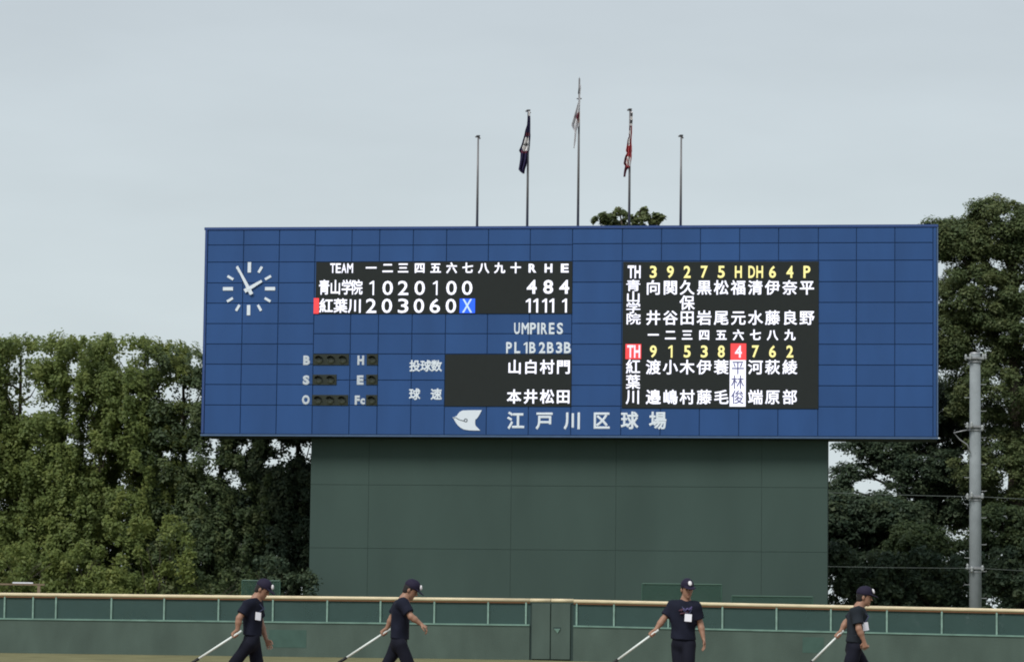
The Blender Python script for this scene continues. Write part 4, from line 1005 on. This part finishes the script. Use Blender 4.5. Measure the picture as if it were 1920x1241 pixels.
def rake(base, hand, d, label, w=0.95):
    """long white handled field rake: from the hand down to its head on the ground"""
    base = np.array(base, float); d = nrm(d); hand = np.array(hand, float); L = (hand[2] - 0.06) / -d[2]
    o = thing('field_rake', label, 'rake', tuple(base + hand + d * L - np.array([0, 0, 0.06])), 0.0, 'field rakes dragged by the groundskeepers')
    T = -d * L + np.array([0, 0, 0.06])                       # the hand, from the head
    E_ = np.array([0, 0, 0.06])
    a = T - d * 0.10; b = T + (E_ - T) * 0.34; c = T + (E_ - T) * 0.42
    MB().tube([a, b], 0.0155, 10).build('handle', M['handle_white'], o, True)
    MB().tube([b, c], 0.021, 10).build('collar', M['grip_black'], o, True)
    for q in (-1, 1):
        mid = c + (E_ - c) * 0.5 + np.array([0, q * 0.11, 0]); MB().tube([c, mid, E_ + np.array([0, q * w * 0.30, 0])], 0.013, 8).build('brace', M['handle_white'] if q < 0 else M['grip_black'], o, True)
    MB().box((-0.05, -w / 2, 0.02), (0.05, w / 2, 0.09)).build('rake_head', M['rake_wood'], o)
    m = MB()
    for k in range(20): y = -w / 2 + w * (k + 0.5) / 20; m.tube([(0, y, 0.02), (-0.02, y, 0.0)], 0.005, 5)
    m.build('teeth', M['band_steel'], o)

PY = 43.0; PPM = 6000 / PY
def foot(px): P = at(px, 1166, PY); return (P[0], PY, 0.0)
GY = lambda px: 1166 + 0.012 * (px - 960) + 1.2 * PPM
def jp(px0, px, py, y=0.0): return ((px - px0) / PPM, y, (GY(px0) - py) / PPM)
def crew(px0, label, J, pole, rk, **k):
    J = {n: (jp(px0, *v[1:]) if v[0] == 'p' else v) if isinstance(v, tuple) and isinstance(v[0], str) else v for n, v in J.items()}
    b = foot(px0); person(label, b, J, pole=pole, **k); rake(b, J['grip'], pole['dir'], rk)
sx = math.sin; 
# 1: walks right, head bowed, near hand holding the rake behind him
d1 = (-0.83, -0.03, -0.553)
crew(475, 'person in dark clothes with bowed head and white badge, nearest the left trees', dict(
    head=('p', 490.5, 1104.5, 0.0), neck=('p', 479, 1122, 0), shl=('p', 480, 1130, 0.17), shr=('p', 468, 1130, -0.17), elr=('p', 451, 1158, -0.235), wrr=('p', 448.3, 1180.0, -0.235),
    grip=('p', 444.5, 1189, -0.24), ell=('p', 486, 1165, 0.24), wrl=('p', 497, 1196, 0.2), hdir=(0.5, 0, -1), hpalm=(-0.2, -1, 0), curl=0.4,
    hipl=('p', 476, 1206, 0.09), hipr=('p', 470, 1206, -0.09), knl=('p', 486, 1258, 0.09), anl=('p', 488, 1320, 0.09), knr=('p', 440, 1246, -0.09), anr=('p', 402, 1298, -0.08), hem=('p', 474, 1190, 0)),
    dict(hand='r', dir=d1), 'white handled rake dragged by the bowed worker before the trees',
    face=(0.86, -0.20, -0.46), fwd=(1, -0.15, 0), lean=(0.05, 0, 1), seed=1, badge=dict(at=jp(475, 485.5, 1154, -0.155), n=(0.62, -0.78, 0.1), w=0.085, h=0.105, rot=-0.12))
# 2: walks right, looks down, far hand on the rake, near arm swung forward
d2 = (-0.83, 0.03, -0.555)
crew(748, 'person in navy clothes looking down, one arm swung forward, by the green wall', dict(
    head=('p', 768.5, 1105.5, 0), neck=('p', 757, 1122, 0), shl=('p', 748, 1130, 0.17), shr=('p', 755, 1131, -0.17), elr=('p', 772, 1155, -0.25), wrr=('p', 789, 1167.5, -0.24), hdir=(0.85, -0.1, -0.55), hpalm=(-0.5, 0.3, -0.8), curl=0.55,
    ell=('p', 734, 1156, 0.24), wrl=('p', 724.5, 1177, 0.25), grip=('p', 719.5, 1185.5, 0.25),
    hipl=('p', 746, 1208, 0.09), hipr=('p', 752, 1208, -0.09), knr=('p', 772, 1257, -0.09), anr=('p', 787, 1318, -0.09), knl=('p', 722, 1253, 0.09), anl=('p', 680, 1300, 0.09), hem=('p', 748, 1196, 0)),
    dict(hand='l', dir=d2), 'white handled rake dragged by the worker swinging an arm forward',
    face=(0.88, -0.12, -0.46), fwd=(1, -0.25, 0), lean=(0.04, 0, 1), seed=2)
# 3: faces the camera
d3 = (-0.80, 0.05, -0.60)
crew(1283, 'person facing forward in dark shirt with purple print and white badge', dict(
    head=('p', 1287.5, 1105, -0.03), neck=('p', 1285, 1125, 0), shr=('p', 1263, 1135, 0.02), shl=('p', 1303, 1136, -0.04), elr=('p', 1243, 1161, -0.02), wrr=('p', 1229.5, 1180, -0.06), grip=('p', 1223.5, 1188, -0.07),
    ell=('p', 1313, 1168, -0.02), wrl=('p', 1318, 1193, -0.08), hdir=(0.18, -0.15, -1), hpalm=(-0.9, -0.2, -0.1), curl=0.22,
    hipr=('p', 1272, 1209, 0.02), hipl=('p', 1291, 1209, -0.02), knr=('p', 1274, 1262, 0.0), anr=('p', 1272, 1322, 0.12), knl=('p', 1288, 1262, -0.12), anl=('p', 1288, 1326, -0.16), hem=('p', 1281, 1197, 0)),
    dict(hand='r', dir=d3), 'white handled rake held by the worker facing forward',
    face=(0.28, -0.95, -0.10), fwd=(0.22, -1, 0), lean=(0.03, -0.02, 1), seed=3, prn=True, badge=dict(at=jp(1283, 1288.8, 1157, -0.185), n=(0.15, -1, 0.1), w=0.095, h=0.10, rot=-0.08))
# 4: walks right, upright
d4 = (-0.70, 0.03, -0.70)
crew(1605, 'person in charcoal shirt looking ahead, in front of the dark trees near the utility pole', dict(
    head=('p', 1620, 1119, 0), neck=('p', 1610.5, 1137, 0), shl=('p', 1612, 1145, 0.17), shr=('p', 1603, 1145, -0.17), elr=('p', 1607, 1178, -0.24), wrr=('p', 1616, 1199, -0.235), hdir=(0.25, 0, -1), hpalm=(0.3, 0.9, 0), curl=0.75,
    ell=('p', 1590, 1166, 0.25), wrl=('p', 1580, 1183, 0.22), grip=('p', 1575, 1190.5, 0.21),
    hipl=('p', 1601, 1215, 0.09), hipr=('p', 1602, 1215, -0.09), knl=('p', 1632, 1264, 0.09), anl=('p', 1648, 1326, 0.09), knr=('p', 1588, 1268, -0.09), anr=('p', 1560, 1318, -0.09), hem=('p', 1601, 1203, 0)),
    dict(hand='l', dir=d4), 'white handled rake dragged by the worker near the utility pole',
    face=(0.98, -0.12, -0.12), fwd=(1, -0.2, 0), lean=(0.04, 0, 1), seed=4, shirt='shirt_charcoal', badge=dict(at=jp(1605, 1620.5, 1173, -0.15), n=(0.66, -0.75, 0.1), w=0.11, h=0.11, rot=0.12))
